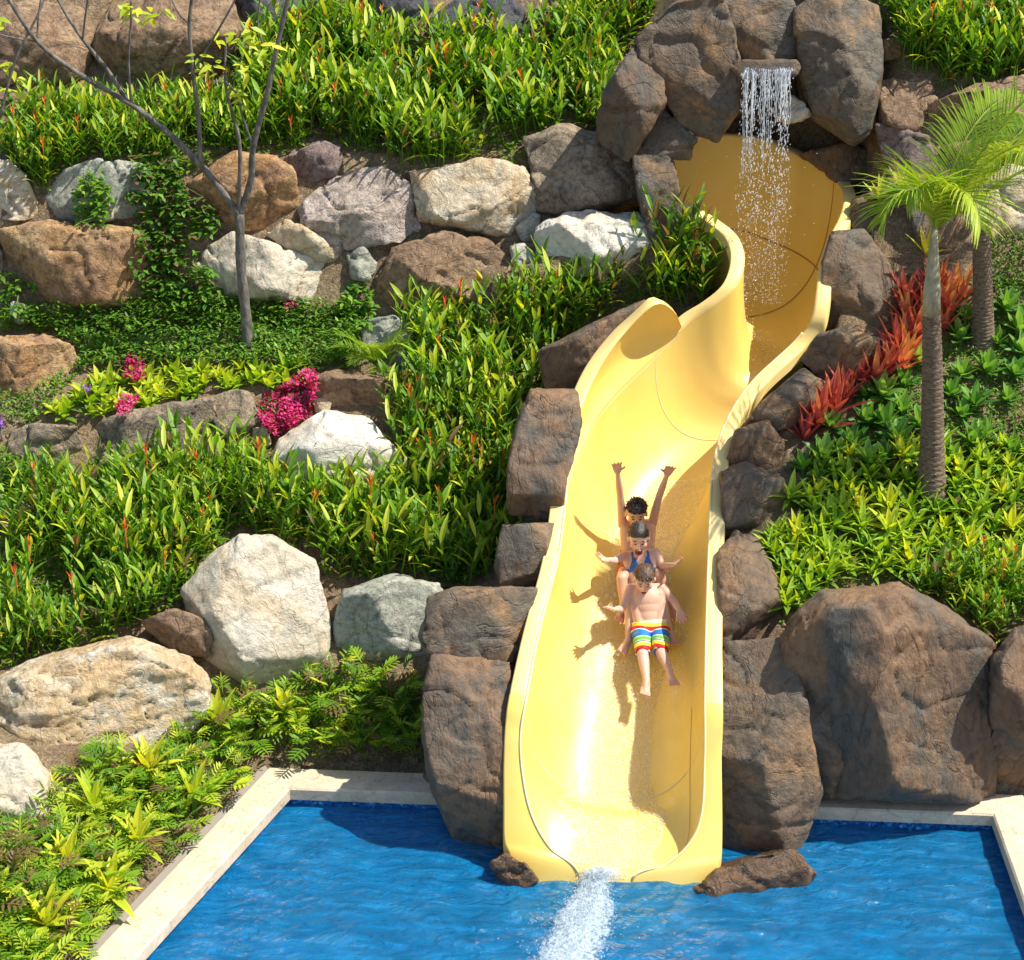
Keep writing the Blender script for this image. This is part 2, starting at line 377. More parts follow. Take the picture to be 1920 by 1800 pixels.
# ------------------------------------------------------------------ pool
def off2(a, b, m):
    d = (b-a); n = Vector((-d.y, d.x, 0)).normalized()*m; return a+n, b+n
def isect(a, b, c, d):
    r = b-a; s = d-c; t = ((c.x-a.x)*s.y-(c.y-a.y)*s.x)/(r.x*s.y-r.y*s.x); return a+r*t
def pool_ring(m):
    ab = off2(PA, PB, m); sgn = 1 if edge_dist(0, 8, PA, PD) < 0 else -1
    ad = off2(PA, PD, m*sgn); sg2 = 1 if edge_dist(0, 8, PB, PC) < 0 else -1
    bc = off2(PB, PC, m*sg2)
    A = isect(*ab, *ad); B = isect(*ab, *bc); return [ad[1], A, B, bc[1]]
W = 0.235
inn, out_, und = pool_ring(0), pool_ring(W), pool_ring(0.035)
def zed(p, z): return (p.x, p.y, z)
cop = MB()
bev = pool_ring(0.012)
rings = [[zed(p, CZ-0.085) for p in und], [zed(p, CZ-0.085) for p in inn], [zed(p, CZ-0.012) for p in inn], [zed(p, CZ) for p in bev],
         [zed(p, CZ) for p in out_], [zed(p, CZ-0.25) for p in out_]]
for r0, r1 in zip(rings, rings[1:]):
    for i in range(3): cop.add([r0[i], r0[i+1], r1[i+1], r1[i]], [(0, 1, 2, 3)])
co = link('pool_coping', cop.mesh('coping'), M['coping'], smooth=False); co['kind'] = 'structure'
# grey kerb band outside left edge
kb = MB(); o2 = pool_ring(W+0.002); o3 = pool_ring(W+0.07)
kb.add([zed(o2[0], CZ-0.02), zed(o2[1], CZ-0.02), zed(o3[1], CZ-0.02), zed(o3[0], CZ-0.02)], [(0, 1, 2, 3)])
kb.add([zed(o3[0], CZ-0.02), zed(o3[1], CZ-0.02), zed(o3[1], CZ-0.3), zed(o3[0], CZ-0.3)], [(0, 1, 2, 3)])
M['kerb'] = simple('grey_kerb_concrete', (0.27, 0.23, 0.20), 0.9)
ko = link('pool_kerb', kb.mesh('kerb'), M['kerb'], smooth=False); ko['kind'] = 'structure'
# mosaic
m, t, o = newmat('blue_mosaic'); Lk = t.links
tc = N(t, 'ShaderNodeTexCoord'); v = N(t, 'ShaderNodeTexVoronoi'); v.inputs['Scale'].default_value = 55; Lk.new(tc.outputs['Object'], v.inputs['Vector'])
sepx = N(t, 'ShaderNodeSeparateColor'); Lk.new(v.outputs['Color'], sepx.inputs[0])
r = ramp(t, [(0.0, (0.002, 0.03, 0.13)), (0.55, (0.004, 0.12, 0.36)), (0.86, (0.008, 0.20, 0.50)), (1.0, (0.15, 0.40, 0.65))]); Lk.new(sepx.outputs[0], r.inputs[0])
p = N(t, 'ShaderNodeBsdfPrincipled'); p.inputs['Roughness'].default_value = 0.3; Lk.new(r.outputs[0], p.inputs['Base Color']); Lk.new(p.outputs[0], o.inputs[0]); M['mosaic'] = m
m, t, o = newmat('blue_pool_floor'); Lk = t.links
tc = N(t, 'ShaderNodeTexCoord'); n = N(t, 'ShaderNodeTexNoise'); n.inputs['Scale'].default_value = 2.0; n.inputs['Detail'].default_value = 5; n.inputs['Distortion'].default_value = 2; Lk.new(tc.outputs['Object'], n.inputs['Vector'])
r = ramp(t, [(0.3, (0.004, 0.19, 0.46)), (0.7, (0.01, 0.36, 0.72))]); Lk.new(n.outputs['Fac'], r.inputs[0])
p = N(t, 'ShaderNodeBsdfPrincipled'); p.inputs['Roughness'].default_value = 0.6; Lk.new(r.outputs[0], p.inputs['Base Color']); Lk.new(p.outputs[0], o.inputs[0]); M['pfloor'] = m
bas = MB()
for i in range(3): bas.add([zed(und[i], CZ-0.085), zed(und[i+1], CZ-0.085), zed(und[i+1], -0.8), zed(und[i], -0.8)], [(3, 2, 1, 0)])
wl = link('pool_wall', bas.mesh('pool_wall'), M['mosaic'], smooth=False); wl['kind'] = 'structure'
fl = MB(); fl.add([zed(p, -0.8) for p in und], [(0, 3, 2, 1)])
pf = link('pool_floor', fl.mesh('pool_floor'), M['pfloor'], smooth=False); pf['kind'] = 'structure'
# water
m, t, o = newmat('pool_water'); Lk = t.links
tc = N(t, 'ShaderNodeTexCoord'); mp = N(t, 'ShaderNodeMapping'); mp.inputs['Rotation'].default_value = (0, 0, 0.6); mp.inputs['Scale'].default_value = (1, 2.6, 1)
Lk.new(tc.outputs['Object'], mp.inputs[0])
n = N(t, 'ShaderNodeTexNoise'); n.inputs['Scale'].default_value = 3.6; n.inputs['Detail'].default_value = 6; n.inputs['Roughness'].default_value = 0.6; n.inputs['Distortion'].default_value = 1.6; Lk.new(mp.outputs[0], n.inputs['Vector'])
b = N(t, 'ShaderNodeBump'); b.inputs['Strength'].default_value = 1.0; b.inputs['Distance'].default_value = 0.085; Lk.new(n.outputs['Fac'], b.inputs['Height'])
tr = N(t, 'ShaderNodeBsdfTransparent'); tr.inputs[0].default_value = (0.35, 0.82, 0.97, 1)
df = N(t, 'ShaderNodeBsdfDiffuse'); df.inputs[0].default_value = (0.006, 0.27, 0.62, 1); Lk.new(b.outputs[0], df.inputs['Normal'])
m1 = N(t, 'ShaderNodeMixShader'); m1.inputs[0].default_value = 0.5; Lk.new(tr.outputs[0], m1.inputs[1]); Lk.new(df.outputs[0], m1.inputs[2])
gl = N(t, 'ShaderNodeBsdfGlossy'); gl.inputs['Roughness'].default_value = 0.06; Lk.new(b.outputs[0], gl.inputs['Normal'])
fr = N(t, 'ShaderNodeFresnel'); fr.inputs[0].default_value = 1.45; Lk.new(b.outputs[0], fr.inputs['Normal'])
m2 = N(t, 'ShaderNodeMixShader'); Lk.new(fr.outputs[0], m2.inputs[0]); Lk.new(m1.outputs[0], m2.inputs[1]); Lk.new(gl.outputs[0], m2.inputs[2])
Lk.new(m2.outputs[0], o.inputs[0]); M['water'] = m
EXIT = atZ(1125, 1650, 0.0)
wm = MB(); U, V = 150, 150
for j in range(V+1):
    tj = j/V; tj = 1-(1-tj)**1.0
    a = und[0].lerp(und[1], tj); b2 = und[3].lerp(und[2], tj)
    for i in range(U+1):
        p = a.lerp(b2, i/U)
        q = Vector((p.x*0.8+p.y*0.5, -p.x*0.9+p.y*1.6, 0))
        z = noise.fractal(q*2.2, 0.7, 2.1, 5)*0.020
        dd = (Vector((p.x, p.y, 0))-EXIT).length
        z += math.exp(-dd*1.0)*math.sin(dd*26+noise.noise(q*2)*3)*0.010
        wm.v.append((p.x, p.y, z)); wm.t.append(0)
for j in range(V):
    for i in range(U):
        a = j*(U+1)+i; wm.f.append((a, a+1, a+U+2, a+U+1))
wo = link('pool_water', wm.mesh('pool_water'), M['water']); wo['kind'] = 'structure'
# ------------------------------------------------------------------ slide object
sld = empty('water_slide', (CENTER[30].x, CENTER[30].y, 0), 'yellow fibreglass water slide curving down between brown rocks into the pool', 'water slide')
SO = sld.location
def strip(rows_pts, name, mat, solid=0.0, closed=False):
    mbx = MB(); n = len(rows_pts[0])
    for rpts in rows_pts:
        for p in rpts: mbx.v.append(tuple(Vector(p)-SO)); mbx.t.append(0.5)
    for j in range(len(rows_pts)-1):
        for i in range(n-1):
            a = j*n+i; mbx.f.append((a, a+1, a+n+1, a+n))
    ob = link(name, mbx.mesh(name), mat, sld)
    if solid:
        md = ob.modifiers.new('s', 'SOLIDIFY'); md.thickness = solid; md.offset = 1
    return ob
NU = 32
strip([[slide_surface(r, -1+2*i/NU) for i in range(NU+1)] for r in PATH], 'channel', M['slide'])
strip([[slide_surface(r, -1+2*i/NU)-Vector((0, 0, 0.03)) for i in range(NU+1)] for r in PATH], 'underside', M['slide'])
def flange(rows, side, name, mt='rim'):
    out = []
    for r in rows:
        I = Vector(r[3:6] if side < 0 else r[9:12]); O = Vector(r[0:3] if side < 0 else r[12:15])
        dd = (O-I).normalized(); upv = Vector((0, 0, 1)); 
        pts = [I-dd*0.004-upv*0.012, I+dd*0.006+upv*0.006, I+dd*0.02+upv*0.010, O-dd*0.012+upv*0.008, O+upv*0.001, O-upv*0.012, O-upv*0.07+dd*0.004]
        out.append(pts if side > 0 else pts[::-1])
    return strip(out, name, M[mt])
def sub(rows, t):
    return rows
flange(PATH[:8*6+1], -1, 'rim', 'slide'); flange(PATH[8*6:8*10+3], -1, 'rim'); flange(PATH[8*16-1:], -1, 'rim')  # front section: deeper yellow paints in the shade of the steep face
flange(PATH[:8*6+1], 1, 'rim', 'slide'); flange(PATH[8*6:8*17+1], 1, 'rim'); flange(PATH[8*17:], 1, 'rim')  # right front section: same deeper yellow, shade put into the colour
# raised outer wall piece on the left of the bend, standing on the channel's edge
HR = [(1057, 905, 1.79), (1070, 832, 1.94), (1093, 757, 2.11), (1125, 685, 2.30), (1172, 620, 2.50), (1228, 568, 2.68), (1262, 580, 2.60), (1278, 613, 2.40)]
HRp = smoothpath([list(atZ(*q)) for q in HR], 8, [8, 8, 8, 8, 8, 4, 4])
hum = []; fla = []
for k, rp in enumerate(HRp):
    r = PATH[8*10+k]; Cc = Vector(r[3:6]); I = Vector(rp); row = []
    out = (Cc-Vector(r[9:12])); out.z = 0; out.normalize(); ln_ = (I-Cc).length
    for q in range(13):
        v = q/12; row.append(Cc.lerp(I, v)+(out*.22-Z0*.10)*ln_*math.sin(math.pi*v)*.8)
    hum.append(row)
    tg = Vector(HRp[min(k+1, len(HRp)-1)])-Vector(HRp[max(k-1, 0)]); tg.z = 0; tg.normalize(); o_ = Vector((-tg.y, tg.x, 0)); 
    if o_.dot(out) < 0 and k < len(HRp)-9: o_ = -o_
    fr_ = r[:]; fr_[3:6] = I; fr_[0:3] = I+o_*.10*min(1, (len(HRp)-k)/5+.2); fla.append(fr_)
strip(hum, 'raised_wall', M['slide']); flange(fla, -1, 'rim')
def bead(k0, k1, side):
    m = MB(); m.tube([(Vector(r[3:6] if side < 0 else r[9:12])-SO)+Vector((0, 0, .006)) for r in PATH[k0:k1]], .009, 6); link('edge_bead', m.mesh('edge_bead'), M['seam'], sld)
bead(8, 8*10, -1); bead(8, 8*16, 1)
def seam_cross(k, wdt=0.006, mat='seam'):
    r0 = PATH[k]; r1 = PATH[k+1]; d = (Vector(r1[6:9])-Vector(r0[6:9])).length; f = wdt/d
    ra = r0; rb = [a+(b-a)*f for a, b in zip(r0, r1)]
    strip([[slide_surface(ra, -1+2*i/NU)+Vector((0, -0.002, 0.004)) for i in range(NU+1)], [slide_surface(rb, -1+2*i/NU)+Vector((0, -0.002, 0.004)) for i in range(NU+1)]], 'joint_line', M[mat])
seam_cross(8*6, 0.008); seam_cross(8*11, 0.008); seam_cross(8*14+4, 0.008); seam_cross(8*23, 0.012, 'seamd')
def seam_long(k0, k1, u, mat='seam', w_=0.005):
    uf = u if callable(u) else (lambda f: u)
    strip([[slide_surface(PATH[k], uf((k-k0)/(k1-k0))-w_)+Vector((0, -0.003, 0.004)), slide_surface(PATH[k], uf((k-k0)/(k1-k0))+w_)+Vector((0, -0.003, 0.004))] for k in range(k0, k1)], 'joint_line', M[mat])
seam_long(8*10, 8*16, -0.985, w_=.004); seam_long(8*18, len(PATH)-1, 0.55, 'seamd'); seam_long(8*3, 8*7, 0.62, 'seamd', 0.003)
# running water film on the slide
m, t, o = newmat('running_water'); Lk = t.links
tc = N(t, 'ShaderNodeTexCoord'); n = N(t, 'ShaderNodeTexNoise'); n.inputs['Scale'].default_value = 70; n.inputs['Detail'].default_value = 3; n.inputs['Roughness'].default_value = 0.65; Lk.new(tc.outputs['Object'], n.inputs['Vector'])
b = N(t, 'ShaderNodeBump'); b.inputs['Strength'].default_value = 1.0; b.inputs['Distance'].default_value = 0.012; Lk.new(n.outputs['Fac'], b.inputs['Height'])
tr = N(t, 'ShaderNodeBsdfTransparent'); tr.inputs[0].default_value = (0.98, 0.97, 0.9, 1)
gl = N(t, 'ShaderNodeBsdfGlossy'); gl.inputs['Roughness'].default_value = 0.18; Lk.new(b.outputs[0], gl.inputs['Normal'])
df = N(t, 'ShaderNodeBsdfDiffuse'); df.inputs[0].default_value = (0.95, 0.82, 0.42, 1); Lk.new(b.outputs[0], df.inputs['Normal'])
rr = ramp(t, [(0.47, (0.03,)*3), (0.66, (0.60,)*3)]); Lk.new(n.outputs['Fac'], rr.inputs[0])
m1 = N(t, 'ShaderNodeMixShader'); Lk.new(rr.outputs[0], m1.inputs[0]); Lk.new(tr.outputs[0], m1.inputs[1]); Lk.new(df.outputs[0], m1.inputs[2])
m2 = N(t, 'ShaderNodeMixShader'); m2.inputs[0].default_value = 0.12; Lk.new(m1.outputs[0], m2.inputs[1]); Lk.new(gl.outputs[0], m2.inputs[2])
Lk.new(m2.outputs[0], o.inputs[0]); M['film'] = m
film = MB(); FR = smoothpath([PATH[k] for k in range(8, 8*13)], 2); nf = 14
for j, r in enumerate(FR):
    k = j/len(FR); c0 = 0.0 + 0.05*math.sin(k*9); hw = 0.30+0.06*math.sin(k*23)+ (0.22*max(0, 1-j/34))
    for i in range(nf+1):
        u = c0 + hw*(-1+2*i/nf)+noise.noise(Vector((j*.12, i*0.9, 3)))*0.03
        p = slide_surface(r, u); e_ = 1-abs(-1+2*i/nf)
        z = 0.006+min(1, e_*4)*0.010+noise.fractal(Vector((p.x*22, p.y*9, 0)), 0.9, 2.0, 3)*0.004
        film.v.append((p.x, p.y, p.z+z)); film.t.append(0)
for j in range(len(FR)-1):
    for i in range(nf): a = j*(nf+1)+i; film.f.append((a, a+1, a+nf+2, a+nf+1))
fo = link('slide_water', film.mesh('slide_water'), M['film']); fo['kind'] = 'stuff'; fo['label'] = 'thin sheet of water running down the middle of the yellow slide'; fo['category'] = 'running water'
# ------------------------------------------------------------------ boulders
DG = None
ROCKS = []
def hull_rock(points, voxel, smooth, amp, seed, freq=1.0, strata=None, cuts=5):
    bm = bmesh.new()
    for p in points: bm.verts.new(p)
    r = bmesh.ops.convex_hull(bm, input=bm.verts)
    bmesh.ops.delete(bm, geom=[g for g in r['geom_interior'] if isinstance(g, bmesh.types.BMVert)] if r['geom_interior'] else [], context='VERTS')
    for v in [v for v in bm.verts if not v.link_faces]: bm.verts.remove(v)
    rc = random.Random(seed*31+5); ctr = sum((v.co for v in bm.verts), Vector())/len(bm.verts)
    for _ in range(cuts):
        n_ = Vector((rc.uniform(-.72, .72), -1+rc.uniform(-.1, .25), rc.uniform(-.45, .85))).normalized()
        sup = max((v.co-ctr).dot(n_) for v in bm.verts)
        bmesh.ops.bisect_plane(bm, geom=bm.verts[:]+bm.edges[:]+bm.faces[:], plane_co=ctr+n_*sup*rc.uniform(.60, .86), plane_no=n_, clear_outer=True)
        r = bmesh.ops.convex_hull(bm, input=bm.verts)
    me = bpy.data.meshes.new('tmp'); bm.to_mesh(me); bm.free()
    ob = bpy.data.objects.new('tmp', me); COL.objects.link(ob)
    md = ob.modifiers.new('r', 'REMESH'); md.mode = 'VOXEL'; md.voxel_size = voxel
    ms = ob.modifiers.new('s', 'SMOOTH'); ms.factor = 0.5; ms.iterations = smooth
    dg = bpy.context.evaluated_depsgraph_get(); dg.update()
    m2 = bpy.data.meshes.new_from_object(ob.evaluated_get(dg)); bpy.data.objects.remove(ob); bpy.data.meshes.remove(me)
    sv = Vector((seed*3.1, seed*1.7, seed*5.3))
    nrm = [v.normal.copy() for v in m2.vertices]
    for v, nn in zip(m2.vertices, nrm):
        q = v.co*freq
        if strata: q = Vector((q.x*strata[0], q.y*strata[1], q.z*strata[2]))
        q = q + sv
        d = noise.fractal(q*1.6, 0.9, 2.1, 5)*amp*0.85
        rr_ = 1-abs(noise.noise(q*2.7+Vector((noise.noise(q*4), 0, 0))*0.7)); rr_ = max(0, rr_-0.90)/0.10
        d -= rr_*rr_*amp*1.0
        dd = noise.noise(q*5.5+Vector((9, 2, 1))); d -= max(0, dd-0.25)*amp*1.1
        d += noise.fractal(q*11, 0.7, 2.2, 4)*amp*0.32; d += (noise.cell(q*1.7+Vector((0, 0, noise.noise(q*2)*.3)))-.5)*amp*.35
        v.co = v.co + nn*d
    m2.update(); return m2
def rock(outline, front, mat, label, Y=None, th=0.35, bulge=0.22, lean=0.5, fwd=0.08, voxel=0.022, smooth=1, amp=0.032, group=None, name='boulder', grow=1.09, cuts=7, freq=1.0, strata=None, cat='boulder'):
    cx = sum(p[0] for p in outline)/len(outline); cy = sum(p[1] for p in outline)/len(outline)
    sd = len(ROCKS)+1; rs = random.Random(sd*7)
    if Y is None:
        hc = ter_hit(max(-400, min(2300, cx)), cy)
        Yc = hc.y if hc else 14
    else: Yc = Y
    pts = []
    for (px, py) in outline:
        if Y is None:
            h = ter_hit(px, py); yy = h.y if h else Yc
            yy = Yc + max(-0.35, min(0.35, (yy-Yc)*lean))
        else: yy = Yc + (cy-py)/290.0*lean
        yy += rs.uniform(-0.03, 0.03) - fwd
        pts.append((px, py, yy))
    W3 = []
    for k_, (px, py, yy) in enumerate(pts):
        px = cx+(px-cx)*grow; py = cy+(py-cy)*grow
        W3.append(atY(px, py, yy))
        # slightly shrunk front ring and back ring
        if k_ % 2 == 0: W3.append(atY(cx+(px-cx)*0.88, cy+(py-cy)*0.88, yy-bulge*rs.uniform(0.25, 0.8)))
        W3.append(atY(cx+(px-cx)*0.90, cy+(py-cy)*0.90, yy+th*0.6)); 
        W3.append(atY(cx+(px-cx)*0.6, cy+(py-cy)*0.6, yy+th))
    for f in front:
        px, py, k = f; yy = Yc + ((cy-py)/290.0*lean) - fwd
        W3.append(atY(px, py, yy-bulge*k))
    org = atY(cx, cy, Yc)
    if mat in ('brown', 'brown2'): amp = min(amp, .021)
    me = hull_rock([p-org for p in W3], voxel, smooth, amp, sd, freq, strata, 0 if smooth > 6 else cuts)
    o = link(name, me, M[mat]); o.location = org; o['label'] = label; o['category'] = cat
    if group: o['group'] = group
    ROCKS.append(o); return o
N_ = 'boulder'
# top left
rock([(-40, 30), (60, 2), (150, 20), (178, 75), (150, 150), (60, 170), (-40, 160)], [(60, 60, 1), (110, 110, .9)], 'tan', 'rounded tan boulder at the top left corner, left of the big round brown one', bulge=.3, smooth=8, th=.5)
rock([(180, 60), (215, 0), (300, -50), (420, -30), (452, 60), (430, 130), (330, 172), (210, 152), (172, 100)], [(300, 50, 1.1), (360, 80, 1), (240, 90, .9)], 'tan', 'big round brown boulder behind the bare tree branches', bulge=.42, smooth=9, th=.6)
rock([(445, -30), (565, -30), (560, 60), (530, 85), (455, 75)], [(500, 20, 1), (545, 30, .8)], 'dark', 'dark grey rock column beside the big round brown boulder', bulge=.2)
rock([(568, -30), (650, -30), (655, 40), (630, 85), (575, 85)], [(610, 10, 1)], 'dark', 'dark grey rock half buried in plants, second from the round brown boulder', bulge=.2)
rock([(690, -40), (800, -40), (810, 30), (780, 75), (700, 60)], [(750, 10, 1)], 'dark', 'dark rock behind heliconias at the top middle', bulge=.2)
rock([(805, 45), (850, 5), (940, -12), (978, 20), (972, 80), (900, 95), (830, 85)], [(880, 20, 1), (930, 30, 1), (860, 60, .6)], 'dark', 'smooth dark grey boulder with a pale top amid the upper plants', bulge=.3, smooth=5)
rock([(980, -40), (1090, -50), (1070, 0), (990, 10)], [(1030, -15, 1)], 'dark', 'dark rock cut by the top edge of the photo left of the cave rocks', bulge=.2)
# wall upper row
rock([(-40, 300), (20, 300), (50, 330), (72, 395), (60, 412), (-40, 415)], [(10, 350, 1.1), (40, 385, .9)], 'pale', 'white and ochre boulder cut by the left edge, top row of the boulder wall', bulge=.25)
rock([(78, 352), (130, 312), (190, 298), (258, 305), (292, 340), (280, 405), (180, 418), (90, 412)], [(150, 340, 1), (230, 330, 1), (120, 390, .9), (250, 385, .8)], 'green', 'flat faced grey green boulder behind the small climbing vine', bulge=.18, smooth=2)
rock([(355, 350), (440, 285), (505, 295), (545, 312), (562, 400), (520, 427), (420, 432), (360, 385)], [(440, 320, .9), (450, 345, 1.25), (470, 395, 1.2), (530, 400, .9)], 'orange', 'brown ochre boulder directly behind the fork of the tree trunk', bulge=.3, smooth=1)
rock([(535, 295), (600, 262), (638, 275), (642, 300), (632, 332), (575, 346), (540, 325)], [(590, 300, 1), (620, 310, .9)], 'purple', 'small purplish brown rock perched on top of the boulder wall', bulge=.22, smooth=2)
rock([(568, 385), (600, 345), (645, 318), (720, 306), (775, 350), (787, 430), (745, 456), (625, 470), (576, 430)], [(648, 340, 1.0), (730, 345, 1.1), (735, 425, 1.2), (640, 430, 1.0), (600, 385, .6)], 'pink', 'large pinkish white boulder with a chipped face, right of the tree trunk', bulge=.34, smooth=1,  amp=.045)
rock([(765, 320), (900, 298), (978, 312), (1014, 375), (1003, 425), (950, 440), (860, 428), (788, 416)], [(800, 370, .9), (880, 395, 1.2), (960, 345, .9), (990, 405, 1)], 'pale', 'wide ochre and cream boulder in the middle of the boulder wall', bulge=.3, smooth=1)
rock([(985, 262), (1060, 238), (1150, 255), (1212, 312), (1207, 378), (1130, 400), (1012, 394), (1000, 330)], [(1020, 270, .7), (1045, 330, 1.1), (1120, 300, 1.2), (1190, 350, 1.0), (1060, 385, .8)], 'grey', 'large grey brown boulder beside the left foot of the cave rocks', bulge=.36, smooth=1,  amp=.03)
# wall lower row
rock([(-40, 400), (5, 420), (8, 560), (-40, 560)], [(-15, 480, 1)], 'grey', 'dark sliver of boulder cut by the left edge in the lower wall row', bulge=.2)
rock([(5, 435), (100, 417), (260, 432), (293, 480), (288, 555), (200, 568), (100, 563), (22, 530)], [(60, 460, .9), (200, 460, 1.1), (100, 530, 1), (250, 520, .8)], 'orange', 'large rust brown slab of rock under the hanging vine', bulge=.28, smooth=2, amp=.03)
rock([(18, 565), (60, 572), (64, 608), (25, 614)], [(40, 590, 1)], 'green', 'tiny grey green rock wedged between the two rust brown boulders', bulge=.1, th=.2)
rock([(-40, 635), (80, 626), (130, 650), (150, 682), (100, 752), (0, 768), (-40, 768)], [(40, 660, 1.1), (90, 700, 1), (10, 730, .9)], 'orange', 'rust brown boulder at the left edge above the low grey rocks', bulge=.32, smooth=2)
rock([(372, 500), (390, 465), (440, 440), (560, 482), (640, 500), (669, 545), (642, 582), (520, 562), (410, 548)], [(430, 480, .9), (530, 520, 1.1), (620, 525, 1.0), (440, 530, .8)], 'white', 'long whitish boulder crossing behind the lower tree trunk', bulge=.25, smooth=1)
rock([(495, 440), (540, 415), (575, 430), (600, 455), (650, 482), (640, 497), (560, 482)], [(540, 445, 1), (600, 475, .8)], 'pale', 'small tan wedge rock between the trunk and the pinkish boulder', bulge=.15, th=.25, smooth=1)
rock([(648, 475), (685, 460), (705, 495), (692, 532), (662, 522)], [(675, 490, 1)], 'green', 'small green grey stone standing below the pinkish boulder', bulge=.15, th=.25)
rock([(703, 525), (740, 462), (830, 435), (900, 447), (955, 485), (940, 560), (800, 582), (705, 577)], [(770, 480, .9), (830, 470, 1.1), (900, 510, 1), (760, 550, .8)], 'tan', 'large brown boulder with heliconias in front, below the ochre and cream one', bulge=.3, smooth=2)
rock([(1013, 430), (1060, 400), (1190, 402), (1240, 422), (1248, 488), (1200, 520), (1080, 520), (1008, 492)], [(1050, 430, .9), (1200, 435, 1), (1180, 490, .9), (1060, 490, .9)], 'bright', 'bright white block of rock left of the slide, grass growing at its foot', bulge=.24, smooth=2)
rock([(955, 462), (990, 452), (1003, 480), (990, 512), (962, 506)], [(978, 482, 1)], 'green', 'small round grey stone left of the bright white block', bulge=.12, th=.2)
rock([(970, 425), (1000, 400), (1014, 405), (1008, 450), (980, 455)], [(995, 430, 1)], 'green', 'small dark green grey stone between the cream and the white boulders', bulge=.1, th=.2)
# middle rocks
rock([(672, 605), (740, 590), (775, 612), (778, 680), (750, 712), (690, 692)], [(720, 620, 1), (750, 660, .9)], 'green', 'upright pale grey rock behind the small palm shrub', bulge=.2)
rock([(585, 712), (640, 695), (730, 700), (747, 750), (738, 806), (680, 792), (600, 762)], [(640, 720, 1), (710, 740, 1), (700, 780, .8)], 'tan', 'grey tan boulder right of the pink bougainvillea', bulge=.25, smooth=2)
rock([(498, 900), (530, 830), (608, 772), (690, 790), (755, 862), (762, 935), (690, 960), (560, 960), (490, 940)], [(612, 800, .5), (650, 850, 1.0), (560, 860, 1), (600, 920, 1.05), (720, 880, .9)], 'bright', 'white boulder with a sharp peak just below the pink bougainvillea', bulge=.34, smooth=1,  amp=.03)
rock([(398, 742), (440, 728), (478, 738), (492, 792), (482, 842), (420, 835), (400, 790)], [(440, 760, 1), (460, 810, .9)], 'grey', 'grey cracked rock at the right end of the low stone row', bulge=.2)
rock([(138, 802), (250, 772), (400, 740), (408, 800), (400, 840), (230, 855), (150, 852)], [(250, 800, 1), (350, 780, 1), (200, 830, .8)], 'grey', 'long low grey rock in the middle of the low stone row', bulge=.2)
rock([(10, 812), (60, 795), (145, 800), (158, 850), (90, 888), (20, 855)], [(70, 825, 1), (120, 830, .9)], 'grey', 'grey rock at the left end of the low stone row', bulge=.2)
rock([(470, 800), (500, 792), (512, 830), (495, 850), (468, 840)], [(488, 818, 1)], 'pale', 'small ochre rock below the pink bougainvillea beside the peaked white boulder', bulge=.12, th=.2)
rock([(586, 750), (605, 742), (622, 755), (615, 772), (592, 772)], [(604, 757, 1)], 'pale', 'fist sized cream stone touching the pink bougainvillea', bulge=.08, th=.1, voxel=.015, amp=.012)
# lower rocks
rock([(380, 1190), (352, 1110), (400, 1050), (450, 1012), (512, 1014), (585, 1060), (612, 1170), (608, 1300), (500, 1340), (400, 1300)], [(470, 1030, .6), (500, 1130, 1.15), (490, 1280, 1.1), (400, 1180, .9), (580, 1120, .9), (590, 1270, .8)], 'pale', 'tallest pale standing boulder with a ridge down its middle, lower left', bulge=.38, smooth=1,  amp=.022, lean=.4)
ROCKS[-1].data.materials[0] = M['white']
rock([(262, 1165), (330, 1140), (380, 1160), (400, 1190), (390, 1236), (330, 1228), (275, 1195)], [(330, 1170, 1), (370, 1200, 1)], 'tan', 'small brown rock leaning on the tallest pale boulder', bulge=.22, fwd=.22, smooth=2)
rock([(628, 1165), (648, 1108), (740, 1080), (822, 1097), (850, 1180), (810, 1262), (700, 1280), (638, 1225)], [(660, 1125, .7), (740, 1110, .8), (760, 1180, 1.1), (690, 1220, 1)], 'green', 'pale green grey boulder with a dark spot on top, left of the slide rocks', bulge=.3, smooth=1,  amp=.022)
rock([(-60, 1300), (80, 1240), (240, 1202), (340, 1238), (377, 1280), (372, 1345), (260, 1430), (120, 1450), (-60, 1410)], [(80, 1280, .8), (240, 1240, .9), (340, 1290, .9), (200, 1370, 1.1), (40, 1370, 1)], 'pale', 'huge cream and ochre slab boulder at the lower left edge', bulge=.34, smooth=2, strata=(1, 1, 2.5))
rock([(-60, 1400), (45, 1398), (88, 1448), (95, 1520), (40, 1572), (-60, 1575)], [(30, 1440, 1), (60, 1500, 1), (0, 1530, .9)], 'white', 'grey white boulder cut by the left edge below the huge cream slab', bulge=.3, smooth=2)
